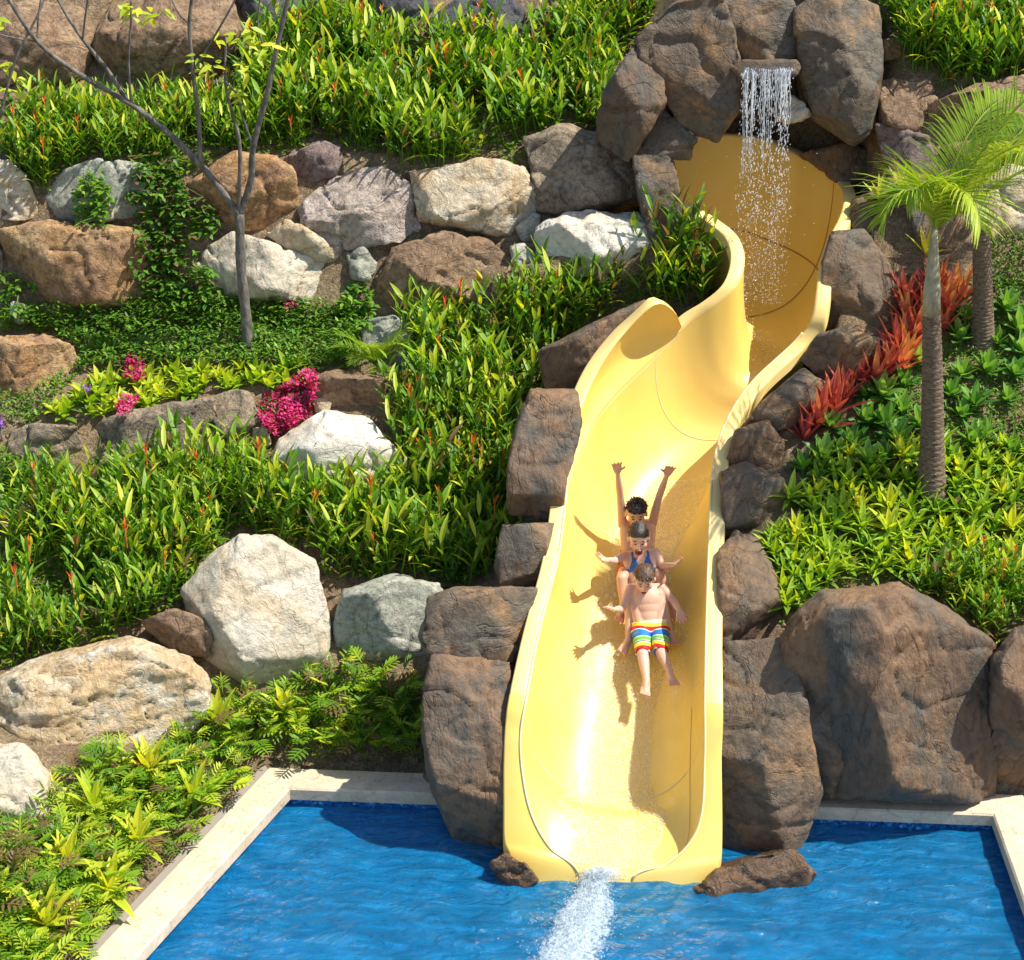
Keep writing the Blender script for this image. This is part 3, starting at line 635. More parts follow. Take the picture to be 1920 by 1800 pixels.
# moulded rocks along the slide
rock([(788, 1192), (808, 1122), (862, 1102), (940, 1112), (1005, 1104), (992, 1180), (968, 1242), (860, 1242), (800, 1225)], [(860, 1130, 1.1), (830, 1160, .9), (940, 1160, 1), (880, 1210, .8)], 'brown', 'tan brown moulded rock on top of the pillar left of the slide', Y=11.5, bulge=.3, th=.5, smooth=4, amp=.03)
rock([(797, 1300), (812, 1236), (958, 1240), (962, 1290), (950, 1400), (950, 1640), (905, 1618), (845, 1560), (812, 1480), (795, 1385)], [(830, 1260, .6), (940, 1260, .6), (850, 1390, 1.25), (935, 1390, 1.1), (930, 1560, .6), (870, 1470, .6)], 'brown2', 'tall brown moulded pillar rising from the pool at the left of the slide mouth', Y=10.98, bulge=.35, th=.5, lean=.15, smooth=2, amp=.03)
rock([(998, 737), (1078, 740), (1086, 790), (1055, 860), (1045, 980), (945, 992), (950, 900), (972, 790)], [(1030, 750, .6), (1040, 850, 1), (985, 880, 1), (1000, 960, .9)], 'brown2', 'long brown moulded rock hugging the left rim beside the raised hands', Y=12.5, bulge=.22, th=.5, lean=.9, smooth=2, amp=.03)
rock([(940, 985), (1040, 982), (1018, 1080), (1000, 1112), (940, 1120), (925, 1060)], [(990, 1010, .9), (970, 1070, .9)], 'brown', 'brown moulded rock on the left rim between the hugging rock and the tan one', Y=11.95, bulge=.15, th=.5, lean=.9, smooth=2)
rock([(1015, 655), (1100, 622), (1200, 568), (1232, 580), (1140, 650), (1100, 705), (1088, 742), (1025, 725)], [(1080, 650, .9), (1060, 700, .9), (1180, 595, .6)], 'brown2', 'dark brown moulded rock under the high left hump of the slide', Y=13.45, bulge=.2, th=.5, lean=.6, smooth=2)
rock([(915, 1618), (945, 1598), (985, 1618), (1012, 1650), (980, 1672), (930, 1660)], [(955, 1625, 1)], 'wet', 'small wet rock at the waterline left of the slide mouth', Y=10.42, bulge=.1, th=.3, smooth=2, voxel=.018)
rock([(1349, 1330), (1352, 1255), (1360, 1200), (1470, 1200), (1482, 1260), (1512, 1320), (1537, 1480), (1500, 1560), (1480, 1625), (1430, 1640), (1349, 1610)], [(1400, 1310, .7), (1480, 1330, 1.0), (1400, 1400, .9), (1490, 1480, 1.1), (1400, 1560, .6)], 'brown', 'tall grey brown moulded pillar at the right of the slide mouth', Y=11.0, bulge=.3, th=.5, lean=.2, smooth=2, amp=.035)
rock([(1300, 1668), (1345, 1625), (1420, 1600), (1485, 1590), (1525, 1638), (1512, 1672), (1440, 1700), (1340, 1700)], [(1420, 1630, 1), (1480, 1630, .9), (1370, 1650, .9)], 'wet', 'low wet brown ledge rock at the waterline right of the slide mouth', Y=10.42, bulge=.14, th=.5, lean=.5, smooth=3, cuts=2)
rock([(1350, 1200), (1350, 1040), (1380, 1000), (1425, 1020), (1455, 1080), (1462, 1130), (1480, 1210), (1440, 1250), (1353, 1310)], [(1390, 1050, .8), (1400, 1150, 1), (1450, 1190, .8), (1380, 1250, .8)], 'brown', 'brown moulded rock running along the right rim beside the children', Y=11.65, bulge=.14, th=.55, lean=.95, smooth=2)
rock([(1356, 1010), (1352, 890), (1400, 868), (1468, 900), (1480, 950), (1440, 1005), (1400, 1020)], [(1400, 900, .9), (1450, 940, 1), (1390, 980, .8)], 'brown', 'shadowed moulded rock on the right rim where the palm shadow falls', Y=12.25, bulge=.16, th=.55, lean=.9, smooth=2)
rock([(1356, 880), (1380, 810), (1440, 790), (1472, 830), (1465, 880), (1400, 895)], [(1410, 830, 1), (1440, 860, .9)], 'brown2', 'rounded moulded rock on the right rim left of the small red bromeliad', Y=12.6, bulge=.15, th=.5, lean=.9, smooth=4)
rock([(1385, 820), (1410, 770), (1450, 735), (1505, 690), (1545, 720), (1548, 770), (1490, 800), (1430, 815)], [(1470, 750, 1), (1510, 760, .9)], 'brown', 'brown moulded rock in the bend of the right rim below the tall bromeliads', Y=12.85, bulge=.15, th=.5, lean=.9, smooth=2)
rock([(1495, 675), (1535, 625), (1600, 610), (1645, 640), (1620, 700), (1545, 725)], [(1560, 650, 1), (1600, 660, .9)], 'brown', 'tan brown moulded rock just below the joint of the right rim', Y=13.2, bulge=.18, th=.5, lean=.8, smooth=2)
rock([(1538, 610), (1545, 490), (1560, 440), (1620, 435), (1665, 500), (1690, 580), (1680, 640), (1600, 645)], [(1590, 470, .9), (1640, 540, 1.1), (1580, 570, 1), (1650, 610, .8)], 'brown', 'large grey brown moulded rock right of the upper slide bend', Y=13.72, bulge=.25, th=.5, lean=.7, smooth=2)
rock([(1592, 420), (1602, 375), (1650, 362), (1700, 405), (1732, 480), (1722, 545), (1668, 540), (1620, 470)], [(1640, 400, 1), (1690, 450, 1), (1690, 510, .9)], 'brown2', 'moulded rock with a pale top beside the uppermost slide curve', Y=14.25, bulge=.25, th=.5, lean=.6, smooth=2)
rock([(1498, 292), (1580, 265), (1672, 288), (1665, 355), (1605, 362), (1560, 335)], [(1580, 290, 1), (1630, 320, 1)], 'brown2', 'dark reddish moulded rock below the right cave column', Y=15.0, bulge=.25, th=.5, lean=.5, smooth=2)
rock([(1475, 1200), (1492, 1165), (1540, 1120), (1680, 1106), (1762, 1150), (1852, 1212), (1858, 1400), (1862, 1488), (1700, 1488), (1540, 1485), (1500, 1420), (1480, 1300)], [(1560, 1140, .7), (1690, 1130, .8), (1700, 1210, 1.2), (1730, 1440, 1.0), (1560, 1240, .7), (1820, 1240, .8), (1550, 1440, .8), (1830, 1450, .8)], 'brown2', 'huge dark brown moulded boulder behind the right pool edge', Y=11.2, bulge=.4, th=.7, lean=.25, smooth=2, amp=.04)
rock([(1482, 1250), (1540, 1268), (1562, 1330), (1600, 1486), (1520, 1488), (1500, 1360)], [(1530, 1300, 1), (1550, 1420, 1)], 'brown', 'narrow grey brown rock between the right pillar and the huge boulder', Y=11.0, bulge=.15, th=.5, lean=.2, smooth=2)
rock([(1856, 1240), (1900, 1182), (1990, 1165), (1990, 1490), (1862, 1492), (1858, 1380)], [(1905, 1240, 1), (1890, 1340, .6), (1940, 1420, 1)], 'brown2', 'brown moulded boulder cut by the right edge behind the pool corner', Y=11.15, bulge=.3, th=.6, lean=.25, smooth=2)
rock([(1425, 905), (1465, 800), (1530, 735), (1590, 705), (1625, 725), (1560, 790), (1490, 870)], [(1500, 800, 1), (1560, 740, .9)], 'brown', 'low brown moulded rock between the rim rocks and the lowest red bromeliads', Y=13.05, bulge=.12, th=.6, lean=.9)
rock([(1590, 650), (1640, 590), (1695, 560), (1712, 620), (1660, 690), (1605, 715)], [(1650, 630, 1)], 'brown2', 'brown moulded rock filling behind the middle of the red bromeliad row', Y=13.75, bulge=.14, th=.6, lean=.9)
rock([(1430, 1090), (1420, 1010), (1470, 960), (1505, 960), (1470, 1040), (1450, 1100)], [(1450, 1020, 1)], 'brown', 'brown moulded rock edging the right bed beside the children', Y=12.1, bulge=.1, th=.6, lean=.9)
# cave
rock([(1198, 75), (1262, 12), (1350, -20), (1372, 60), (1388, 130), (1378, 205), (1342, 257), (1275, 232), (1240, 160), (1205, 115)], [(1270, 50, .7), (1350, 60, 1.0), (1300, 130, 1.2), (1350, 190, 1.1), (1280, 190, .9)], 'brown', 'largest rounded cave rock left of the waterfall', Y=14.55, bulge=.4, th=1.2, lean=.1, smooth=2, amp=.026, cat='cave rock')
rock([(1340, -30), (1470, -30), (1502, 60), (1496, 118), (1400, 122), (1372, 70)], [(1400, 20, 1.0), (1460, 30, .8), (1420, 80, .9)], 'brown', 'top cave rock directly above the waterfall ledge', Y=14.7, bulge=.3, th=.8, lean=.5, smooth=2, amp=.028, cat='cave rock')
rock([(1494, 25), (1560, -20), (1648, 15), (1655, 130), (1630, 240), (1600, 267), (1525, 218), (1503, 140)], [(1550, 30, .8), (1620, 60, .9), (1560, 130, 1.2), (1610, 200, 1.0), (1520, 100, .9)], 'brown', 'tall cave column right of the waterfall', Y=14.65, bulge=.4, th=1.0, lean=.1, smooth=2, amp=.026, cat='cave rock')
rock([(1120, 245), (1135, 175), (1190, 88), (1245, 135), (1245, 195), (1205, 252), (1180, 300), (1130, 270)], [(1190, 120, .8), (1180, 200, 1.1), (1220, 170, .9), (1150, 250, .9)], 'brown2', 'leaning brown cave rock at the far left of the cave', Y=14.5, bulge=.35, th=.8, lean=.3, smooth=2, cat='cave rock')
rock([(1203, 225), (1245, 200), (1305, 262), (1295, 300), (1240, 300), (1205, 280)], [(1250, 240, 1)], 'brown', 'small brown cave rock wedged under the largest rounded one', Y=14.5, bulge=.2, th=.6, lean=.3, smooth=2, cat='cave rock')
rock([(1180, 270), (1255, 285), (1268, 330), (1260, 385), (1280, 420), (1270, 465), (1222, 460), (1205, 400), (1210, 330)], [(1230, 310, 1), (1240, 400, 1), (1250, 440, .9)], 'brown', 'grey brown rock at the slide entrance beside the white block', Y=14.35, bulge=.2, th=.6, lean=.4, smooth=2, cat='cave rock')
rock([(1384, 128), (1490, 128), (1500, 190), (1470, 215), (1400, 228), (1375, 200)], [(1440, 160, .6), (1400, 200, .6)], 'brown', 'recessed cave rock behind the falling water', Y=14.85, bulge=.15, th=.8, lean=.0, smooth=2, cat='cave rock')
rock([(1455, 195), (1480, 178), (1512, 195), (1520, 215), (1480, 232), (1458, 225)], [(1485, 200, 1)], 'white', 'pale wet rock lump under the waterfall', Y=14.5, bulge=.18, th=.5, lean=.0, smooth=2, cat='cave rock', voxel=.018)
# ledge basin
rock([(1372, 128), (1395, 112), (1490, 112), (1500, 126), (1490, 142), (1395, 150)], [(1440, 125, 1.3)], 'brown', 'flat stone ledge the waterfall spills over', Y=14.36, bulge=.14, th=.5, lean=.3, smooth=2, amp=.01, voxel=.018, cat='cave rock')
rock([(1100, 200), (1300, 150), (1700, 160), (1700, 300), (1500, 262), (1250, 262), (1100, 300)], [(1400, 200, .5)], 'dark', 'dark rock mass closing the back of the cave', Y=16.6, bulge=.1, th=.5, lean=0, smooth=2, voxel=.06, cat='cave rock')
# right upper natural rocks
rock([(1648, 150), (1740, 138), (1765, 200), (1700, 255), (1650, 235)], [(1700, 170, 1), (1690, 220, .9)], 'tan', 'tan rock right of the tall cave column', bulge=.3, smooth=2)
rock([(1738, 195), (1840, 152), (1920, 143), (1990, 150), (1990, 260), (1900, 268), (1800, 285), (1742, 275)], [(1840, 180, 1), (1900, 200, 1), (1790, 240, .9)], 'tan', 'wide tan boulder at the right edge behind the palm fronds', bulge=.35, smooth=2)
rock([(1648, 75), (1690, 62), (1702, 95), (1690, 112), (1655, 115)], [(1675, 85, 1)], 'tan', 'small round tan rock beside the top of the right cave column', bulge=.18, th=.3, smooth=5)
rock([(1645, 235), (1740, 255), (1765, 335), (1690, 335), (1655, 300)], [(1700, 280, 1)], 'purple', 'dark rock in the gap below the tan rock right of the cave', bulge=.2)
rock([(1685, 335), (1765, 325), (1800, 380), (1790, 470), (1735, 485), (1705, 410)], [(1740, 370, 1), (1760, 430, 1)], 'brown2', 'brown moulded rock behind the front palm crown beside the yellow bromeliads', bulge=.25)
rock([(1775, 340), (1880, 305), (1990, 330), (1990, 420), (1900, 450), (1800, 445)], [(1860, 350, 1), (1900, 400, 1)], 'pale', 'cream boulder behind the palm crowns at the right edge', bulge=.25)
rock([(1770, 275), (1830, 262), (1920, 262), (1990, 270), (1990, 330), (1800, 335)], [(1850, 295, 1)], 'tan', 'brown rock strip between the wide tan and the cream boulder', bulge=.2)
# combined BVH
import numpy as np
RV = []; RF = []
for o in ROCKS:
    b0 = len(RV); lo = o.location
    RV += [v.co+lo for v in o.data.vertices]; RF += [tuple(i+b0 for i in p.vertices) for p in o.data.polygons]
RB = BVHTree.FromPolygons(RV, RF)
SV = []; SF = []
for j, r in enumerate(PATH):
    for i in range(9): SV.append(slide_surface(r, -1+i/4))
for j in range(len(PATH)-1):
    for i in range(8): a = j*9+i; SF.append((a, a+1, a+10, a+9))
SB = BVHTree.FromPolygons(SV, SF)
def hit(px, py):
    """first of ground / rock: (loc, normal, isrock)"""
    d = ray(px, py).normalized(); a = TB.ray_cast(CAMP, d, 80); b = RB.ray_cast(CAMP, d, 80); c = SB.ray_cast(CAMP, d, 80)
    best = None
    for h, k in ((a, 0), (b, 1), (c, 2)):
        if h[0] is not None and (best is None or h[3] < best[3]): best = (h[0], h[1], k, h[3])
    return best
# ------------------------------------------------------------------ plants
Z = Vector((0, 0, 1))
def inpoly(x, y, P):
    c = False; j = len(P)-1
    for i in range(len(P)):
        if (P[i][1] > y) != (P[j][1] > y) and x < (P[j][0]-P[i][0])*(y-P[i][1])/(P[j][1]-P[i][1])+P[i][0]: c = not c
        j = i
    return c
def scatter(P, n, mind, tries=40, persp=True, rock_ok=False):
    xs_ = [p[0] for p in P]; ys_ = [p[1] for p in P]; pts = []; out = []
    for _ in range(n*tries):
        if len(out) >= n: break
        x = rnd(min(xs_), max(xs_)); y = rnd(min(ys_), max(ys_))
        if not inpoly(x, y, P): continue
        if any((x-a)**2+((y-b)*1.4)**2 < mind*mind for a, b in pts): continue
        h = hit(x, y)
        if h is None or (h[2] and not rock_ok): continue
        if h[2] == 2: continue
        if inpool(h[0].x, h[0].y, W+0.17): continue
        pts.append((x, y)); out.append(h)
    return out
def heli_mesh(seed, lod=1, h=(0.26, 0.44)):
    random.seed(seed); m = MB(); tops = []
    for s_ in range(random.randint(7, 10)):
        a = rnd(0, 6.28); r_ = rnd(0, 0.14); base = Vector((math.cos(a)*r_, math.sin(a)*r_, -0.03))
        lean = Vector((rnd(-.35, .35), rnd(-.45, .15), 1)).normalized(); hh = rnd(*h)
        top = base+lean*hh; m.tube([base, top], [0.006, 0.003], 3, 0.3, False)
        k = random.randint(5, 7); az = rnd(0, 6.28)
        for i in range(k):
            f = 0.22+0.78*i/(k-1); p = base.lerp(top, f); az += math.pi*rnd(0.8, 1.2)
            el = rnd(0.25, 0.8)+0.5*f
            d = Vector((math.cos(az)*math.cos(el), math.sin(az)*math.cos(el), math.sin(el)))
            tint = rnd(0.05, 0.55); 
            if random.random() < 0.2: tint = rnd(0.7, 1.0)
            if random.random() < 0.05: tint = -.6
            m.leaf(p, d, Z, rnd(0.10, 0.21), rnd(0.020, 0.036), droop=rnd(0.2, 1.1), fold=rnd(.1, .35), seg=4, tint=tint, twist=rnd(-.4, .4))
        tops.append(top)
    return m.mesh('lance_leaf_clump'), tops
HM = [heli_mesh(100+i) for i in range(9)]
for me, _ in HM: me.materials.append(M['heli'])
def flower_mesh():
    m = MB(); m.tube([Vector((0, 0, -.12)), Vector((0, 0, .06))], 0.004, 3, .8)
    for i in range(6):
        a = i*2.4; d = Vector((math.cos(a)*.6, math.sin(a)*.6, .8+.1*i)); m.leaf(Vector((0, 0, .0+.012*i)), d, Z, .065, .014, 0.0, .3, 3, tint=rnd(.1, .9))
    return m.mesh('flower')
FM = flower_mesh(); FM.materials.append(M['flower'])
def topx(P):
    v = P-CAMP; dpt = v.y*cp - v.z*sp; return 960+FPX*v.x/dpt, 900-FPX*(v.y*sp+v.z*cp)/dpt
MK2 = [(1480, 1130, 'by the left end of the huge dark boulder'), (1640, 1080, 'above the peak of the huge dark boulder'), (1800, 1080, 'behind the right slope of the huge dark boulder'), (1480, 960, 'beside the shadowed rim rock'),
 (1590, 960, 'midway between slide rocks and palm trunk'), (1700, 960, 'at the foot of the front palm, left side'), (1800, 950, 'at the foot of the front palm, right side'), (1900, 960, 'at the right edge level with the palm foot'),
 (1560, 860, 'below the small red bromeliads'), (1640, 790, 'left of the front palm trunk'), (1700, 720, 'between red bromeliads and front palm trunk'), (1800, 640, 'left of the rear palm foot'), (1890, 620, 'right of the rear palm foot'), (1830, 760, 'between both palm trunks, lower down'), (1890, 830, 'on the open bank right of the front palm'),
 (250, 770, 'left of the magenta clusters'), (310, 710, 'right of the upper magenta cluster'), (420, 710, 'behind the long low grey rock'), (530, 700, 'just left of the big bougainvillea'), (130, 790, 'behind the leftmost low rock'),
 (600, 1310, 'at the foot of the pale green grey boulder'), (740, 1380, 'beside the brown pillar'), (480, 1340, 'at the foot of the tallest pale boulder'), (560, 1410, 'behind the corner of the pool coping'), (330, 1420, 'right of the huge cream slab'), (230, 1500, 'below the huge cream slab'), (380, 1500, 'against the kerb near the pool corner'),
 (100, 1600, 'below the grey white edge boulder'), (230, 1640, 'against the kerb halfway down the pool edge'), (50, 1720, 'at the lower left edge'), (130, 1780, 'against the kerb at the bottom of the photo')]
def put(name, me, loc, rz, sc, label, cat, group, tilt=0.0):
    if label.endswith('@'):
        x_, y_ = topx(loc); ph = min(MK2, key=lambda m_: (m_[0]-x_)**2+(m_[1]-y_)**2*1.5)[2]; label = label[:-1]+ph; group = group+' '+ph
    o = bpy.data.objects.new(name, me); COL.objects.link(o); o.location = loc; o.rotation_euler = (rnd(-tilt, tilt), rnd(-tilt, tilt), rz); o.scale = (sc,)*3
    o['label'] = label; o['category'] = cat; o['group'] = group; return o
MARKS = [(880, 1060, 'above the tan brown moulded rock'), (700, 1060, 'behind the pale green grey boulder'), (480, 1000, 'behind the tallest pale boulder'), (300, 1120, 'above the small leaning brown rock'),
 (620, 950, 'in front of the peaked white boulder'), (300, 900, 'in front of the low stone row'), (60, 950, 'near the left edge below the low stone row'), (90, 1180, 'behind the huge cream slab'),
 (840, 820, 'left of the long hugging rock'), (800, 660, 'right of the small palm shrub'), (960, 700, 'left of the dark rock under the slide hump'), (860, 590, 'in front of the large brown boulder'),
 (1100, 560, 'in front of the bright white block'), (1310, 520, 'against the left rim of the upper slide'), (1840, 1150, 'behind the huge dark brown boulder'), (820, 940, 'on the open slope right of the peaked white boulder')]
def near(px, py): return min(MARKS, key=lambda m_: (m_[0]-px)**2+(m_[1]-py)**2*2)[2]
HN = [0]; HS = MB()
def heli_bed(P, n, mind, group, sc=(0.8, 1.15), fl=0.12, stuff=False):
    for h in scatter(P, n, mind):
        if noise.noise(h[0]*1.9) < -.33: continue
        me, tops = random.choice(HM); s_ = rnd(*sc)*random.choice((.75, 1, 1, 1.1)); rz = rnd(-.8, .8)
        if stuff or HN[0] >= 298:
            R = Matrix.Rotation(rz, 3, 'Z')*s_; b0 = len(HS.v)
            HS.v += [tuple(R @ v.co+h[0]) for v in me.vertices]; HS.t += [a.value for a in me.attributes['tint'].data]
            HS.f += [tuple(i+b0 for i in p.vertices) for p in me.polygons]; o = None
        else:
            HN[0] += 1; o = put('heliconia', me, h[0], rz, s_, '', 'plant', '', .08)
        f_ = random.random() < fl
        if f_:
            tp = max(tops, key=lambda q: q.z)
            if o: c = bpy.data.objects.new('flower', FM); COL.objects.link(c); c.parent = o; c.location = tp+Vector((0, -.02, .04)); c.scale = (.9,)*3
            else:
                b0 = len(FS.v); q0 = R @ tp+h[0]+Vector((0, -.02, .03)); FS.v += [tuple(v.co*.8+q0) for v in FM.vertices]; FS.t += [a.value for a in FM.attributes['tint'].data]; FS.f += [tuple(i+b0 for i in p.vertices) for p in FM.polygons]
        if o:
            x_, y_ = topx(h[0]); ph = near(x_, y_); big = 'tall' if s_ > (sc[0]+sc[1])/2 else 'shorter'
            o['label'] = f"{big} {'flowering ' if f_ else ''}lance leaved clump {ph}"; o['group'] = 'green clumps '+ph
FS = MB()
random.seed(11)
heli_bed([(650, 60), (700, 90), (820, 100), (1000, 40), (1090, 0), (1230, 0), (1190, 100), (1140, 170), (1120, 250), (990, 260), (970, 300), (760, 315), (650, 280), (560, 275), (430, 230), (470, 110), (560, 110)], 190, 21, 'a', fl=.25, stuff=True)
heli_bed([(0, 225), (200, 222), (440, 215), (560, 275), (420, 285), (260, 300), (150, 330), (110, 360), (60, 340), (0, 290)], 90, 20, 'd', sc=(.6, .85), fl=.15, stuff=True)
heli_bed([(1000, 560), (1100, 570), (1255, 545), (1275, 400), (1290, 390), (1370, 455), (1385, 510), (1290, 585), (1200, 570), (1090, 620), (1010, 655), (1000, 730), (960, 790), (940, 900), (920, 1100), (840, 1090), (780, 1070), (640, 1090), (600, 1060), (580, 970), (760, 960), (775, 880), (750, 800), (770, 720), (790, 620), (930, 590)], 165, 27, 'b', fl=.16)
heli_bed([(0, 930), (90, 920), (480, 890), (520, 960), (600, 970), (580, 1040), (430, 1010), (370, 1060), (330, 1130), (260, 1170), (200, 1210), (0, 1270)], 118, 26, 'c', sc=(.8, 1.15), fl=.12)
heli_bed([(1660, 0), (1920, -10), (1960, 145), (1780, 160), (1700, 120), (1665, 50)], 60, 21, 'e', fl=.2, stuff=True)
heli_bed([(1720, 1100), (1940, 1090), (1940, 1185), (1860, 1215), (1770, 1160)], 16, 26, 'f', sc=(.6, .85), fl=.2)
ho_ = link('heliconia_mass', HS.mesh('heliconia_mass'), M['heli']); ho_['kind'] = 'stuff'; ho_['label'] = 'mass of distant lance leaved plants on the upper slopes above the boulder wall'; ho_['category'] = 'plants'
hf_ = link('flower_mass', FS.mesh('flower_mass'), M['flower']); hf_['kind'] = 'stuff'; hf_['label'] = 'scattered orange flowers over the upper slope plants'; hf_['category'] = 'flowers'
def rosette(seed, n, ln, wd, el=(0.15, 1.2), droop=.5, fold=.3, tint=(0.2, 0.9), stalk=0.0, shape=.9, seg=5):
    random.seed(seed); m = MB()
    if stalk: m.tube([Vector((0, 0, -.05)), Vector((0, 0, stalk))], [.015, .01], 4, .2)
    for i in range(n):
        f = i/(n-1); a = i*2.4+rnd(-.2, .2); e_ = el[0]+(el[1]-el[0])*f
        d = Vector((math.cos(a)*math.cos(e_), math.sin(a)*math.cos(e_), math.sin(e_)))
        m.leaf(Vector((math.cos(a)*.01, math.sin(a)*.01, stalk*(.7+.3*f)-.01)), d, Z, rnd(*ln), rnd(*wd), droop*rnd(.6, 1.3), fold, seg, tint=tint[0]+(tint[1]-tint[0])*(f*.6+rnd(0, .4)), shape=shape)
    return m.mesh('rosette')
def variants(nv, mat, **k):
    o = [rosette(s*13+5, **k) for s in range(nv)]
    for x in o: x.materials.append(M[mat])
    return o
DR = variants(6, 'lime', n=15, ln=(.10, .17), wd=(.026, .04), el=(.0, 1.2), droop=.7, tint=(0, .55), stalk=.07)
DY = variants(4, 'lime', n=16, ln=(.13, .19), wd=(.034, .048), el=(.0, 1.35), droop=.6, tint=(.45, 1.0), stalk=.07)
AG = variants(5, 'broad', n=15, ln=(.11, .16), wd=(.045, .06), el=(.15, 1.35), droop=.25, fold=.35, tint=(.2, .9), stalk=.06, shape=1.15)
BR = variants(5, 'red', n=16, ln=(.17, .27), wd=(.032, .044), el=(.6, 1.45), droop=.1, fold=.55, tint=(.0, .85), shape=1.05)
BY = variants(3, 'ylw', n=11, ln=(.16, .24), wd=(.03, .045), el=(.4, 1.4), droop=.2, fold=.5, tint=(.1, .9))
LM = variants(4, 'lime', n=11, ln=(.09, .14), wd=(.035, .05), el=(.1, 1.2), droop=.7, tint=(.15, .8), stalk=.03)
random.seed(21)
RB_ = [(1430, 1030), (1460, 990), (1480, 940), (1560, 870), (1700, 850), (1960, 830), (1960, 1110), (1840, 1160), (1760, 1140), (1690, 1100), (1540, 1112), (1490, 1160), (1470, 1185), (1455, 1080)]
for h in scatter(RB_, 150, 24):
    if random.random() < .13: put('dracaena', random.choice(DY), h[0], rnd(0, 6), rnd(.8, 1.15), 'yellow green leafy rosette @', 'plant', 'yellow rosettes', .15)
    else: put('dracaena', random.choice(DR), h[0], rnd(0, 6), rnd(.85, 1.25), 'plain green leafy rosette @', 'plant', 'green rosettes', .2)
for x, y in [(1505, 880), (1555, 800), (1575, 850), (1600, 835), (1625, 790), (1620, 870), (1660, 800), (1690, 770), (1680, 830), (1650, 740), (1700, 720), (1705, 860), (1800, 640), (1815, 600), (1800, 700), (1830, 760), (1870, 640), (1900, 700), (1905, 620), (1880, 580), (1890, 750), (1800, 780), (1850, 700), (1780, 860), (1850, 820), (1900, 850), (1620, 740), (1540, 860), (1730, 800), (1820, 830), (1915, 660), (1780, 740), (1720, 680), (1660, 860)]:
    h = hit(x, y+12)
    if h and h[2] != 2: put('agave', random.choice(AG), h[0], rnd(0, 6), rnd(.85, 1.3), 'smooth broad leaved rosette @', 'succulent', 'broad leaved rosettes', .25)
for x, y, s_ in [(1510, 825, .9), (1535, 800, 1.35), (1568, 770, 1.2), (1590, 745, 1.0), (1612, 720, 1.0), (1640, 715, 1.2), (1665, 695, 1.1), (1690, 690, 1.2), (1705, 660, 1.1), (1720, 630, 1.2), (1735, 600, 1.1), (1700, 600, 1.0), (1765, 620, 1.1), (1745, 570, 1.1), (1775, 585, 1.2), (1700, 560, 1.0), (1800, 560, 1.1), (1760, 540, 1.0), (1680, 655, 1.0)]:
    h = hit(x, y)
    if h and h[2] != 2: put('bromeliad', random.choice(BR), h[0], rnd(0, 6), s_*1.15, 'red strap leaved bromeliad '+('at the lower end of the red row' if y > 750 else 'in the middle of the red row' if y > 670 and x < 1700 else 'just left of the front palm trunk' if x < 1745 else 'between the two palm trunks'), 'bromeliad', 'red bromeliads '+('low' if y > 750 else 'mid' if y > 670 and x < 1700 else 'left' if x < 1745 else 'right'), .2)
for i, (x, y, s_) in enumerate([(1650, 372, 1.1), (1690, 350, .9), (1735, 470, 1.1)]):
    h = hit(x, y)
    if h and h[2] != 2: put('bromeliad', BY[i % 3], h[0]-Vector((0, .05, 0)), rnd(0, 6), s_, ['yellow green bromeliad on the dark rock right of the slide top', 'pale yellow bromeliad just left of the palm crown', 'yellow and pink bromeliad behind the crown shaft of the front palm'][i], 'bromeliad', 'yellow bromeliads')
for h in scatter([(190, 715), (300, 700), (560, 690), (575, 720), (500, 735), (400, 735), (260, 770), (120, 790), (90, 780)], 48, 20):
    put('hosta', random.choice(LM), h[0], rnd(0, 6), rnd(.9, 1.3), 'lime broad leaved plant @', 'plant', 'lime plants', .25)
# philodendron with lobed leaves
def philo(seed):
    random.seed(seed); m = MB()
    for i in range(7):
        a = i*2.4+rnd(-.3, .3); e_ = rnd(.6, 1.3); d = Vector((math.cos(a)*math.cos(e_), math.sin(a)*math.cos(e_), math.sin(e_)))
        p = Vector((0, 0, -.02)); q = p+d*rnd(.10, .26); m.tube([p, q], [.004, .003], 3, .3, False)
        ld = Vector((d.x, d.y, .15+rnd(-.5, .9))).normalized(); L_ = rnd(.13, .20); tn = rnd(.0, .8)
        side = ld.cross(Z).normalized(); m.leaf(q, ld, Z, L_*1.15, .016, .5, .2, 4, tint=tn)
        for k in range(1, 5):
            f = k/5; b = q+ld*(L_*f)-Z*(f*f*.03)
            for s_ in (-1, 1):
                dd = (side*s_*1.0+ld*(.35+.6*f)+Z*.1).normalized(); m.leaf(b, dd, Z, L_*.60*math.sin(math.pi*(f*.7+.22)), .021, .6, .1, 3, tint=tn+rnd(-.1, .1))
    me = m.mesh('philodendron'); me.materials.append(M['lobed']); return me
PH = [philo(i+300) for i in range(6)]
random.seed(31)
LB = [(400, 1330), (500, 1330), (610, 1300), (640, 1265), (760, 1300), (810, 1400), (810, 1440), (515, 1430), (110, 1800), (80, 1860), (-40, 1860), (-40, 1590), (60, 1580), (110, 1530), (170, 1460), (300, 1430), (370, 1370)]
for h in scatter(LB, 230, 19):
    put('philodendron', random.choice(PH), h[0], rnd(0, 6), rnd(.6, .95), 'plant with deeply lobed leaves @', 'plant', 'lobed plants', .15)
for i, (x, y) in enumerate([(180, 1545), (260, 1610), (282, 1475), (535, 1365), (410, 1385), (365, 1525), (90, 1765), (130, 1645), (210, 1705)]):
    h = hit(x, y)
    if h and h[2] != 2: put('dracaena', DY[i % 4], h[0]+Vector((0, 0, .05)), rnd(0, 6), 1.4, 'bright yellow rosette @', 'plant', 'bright rosettes')
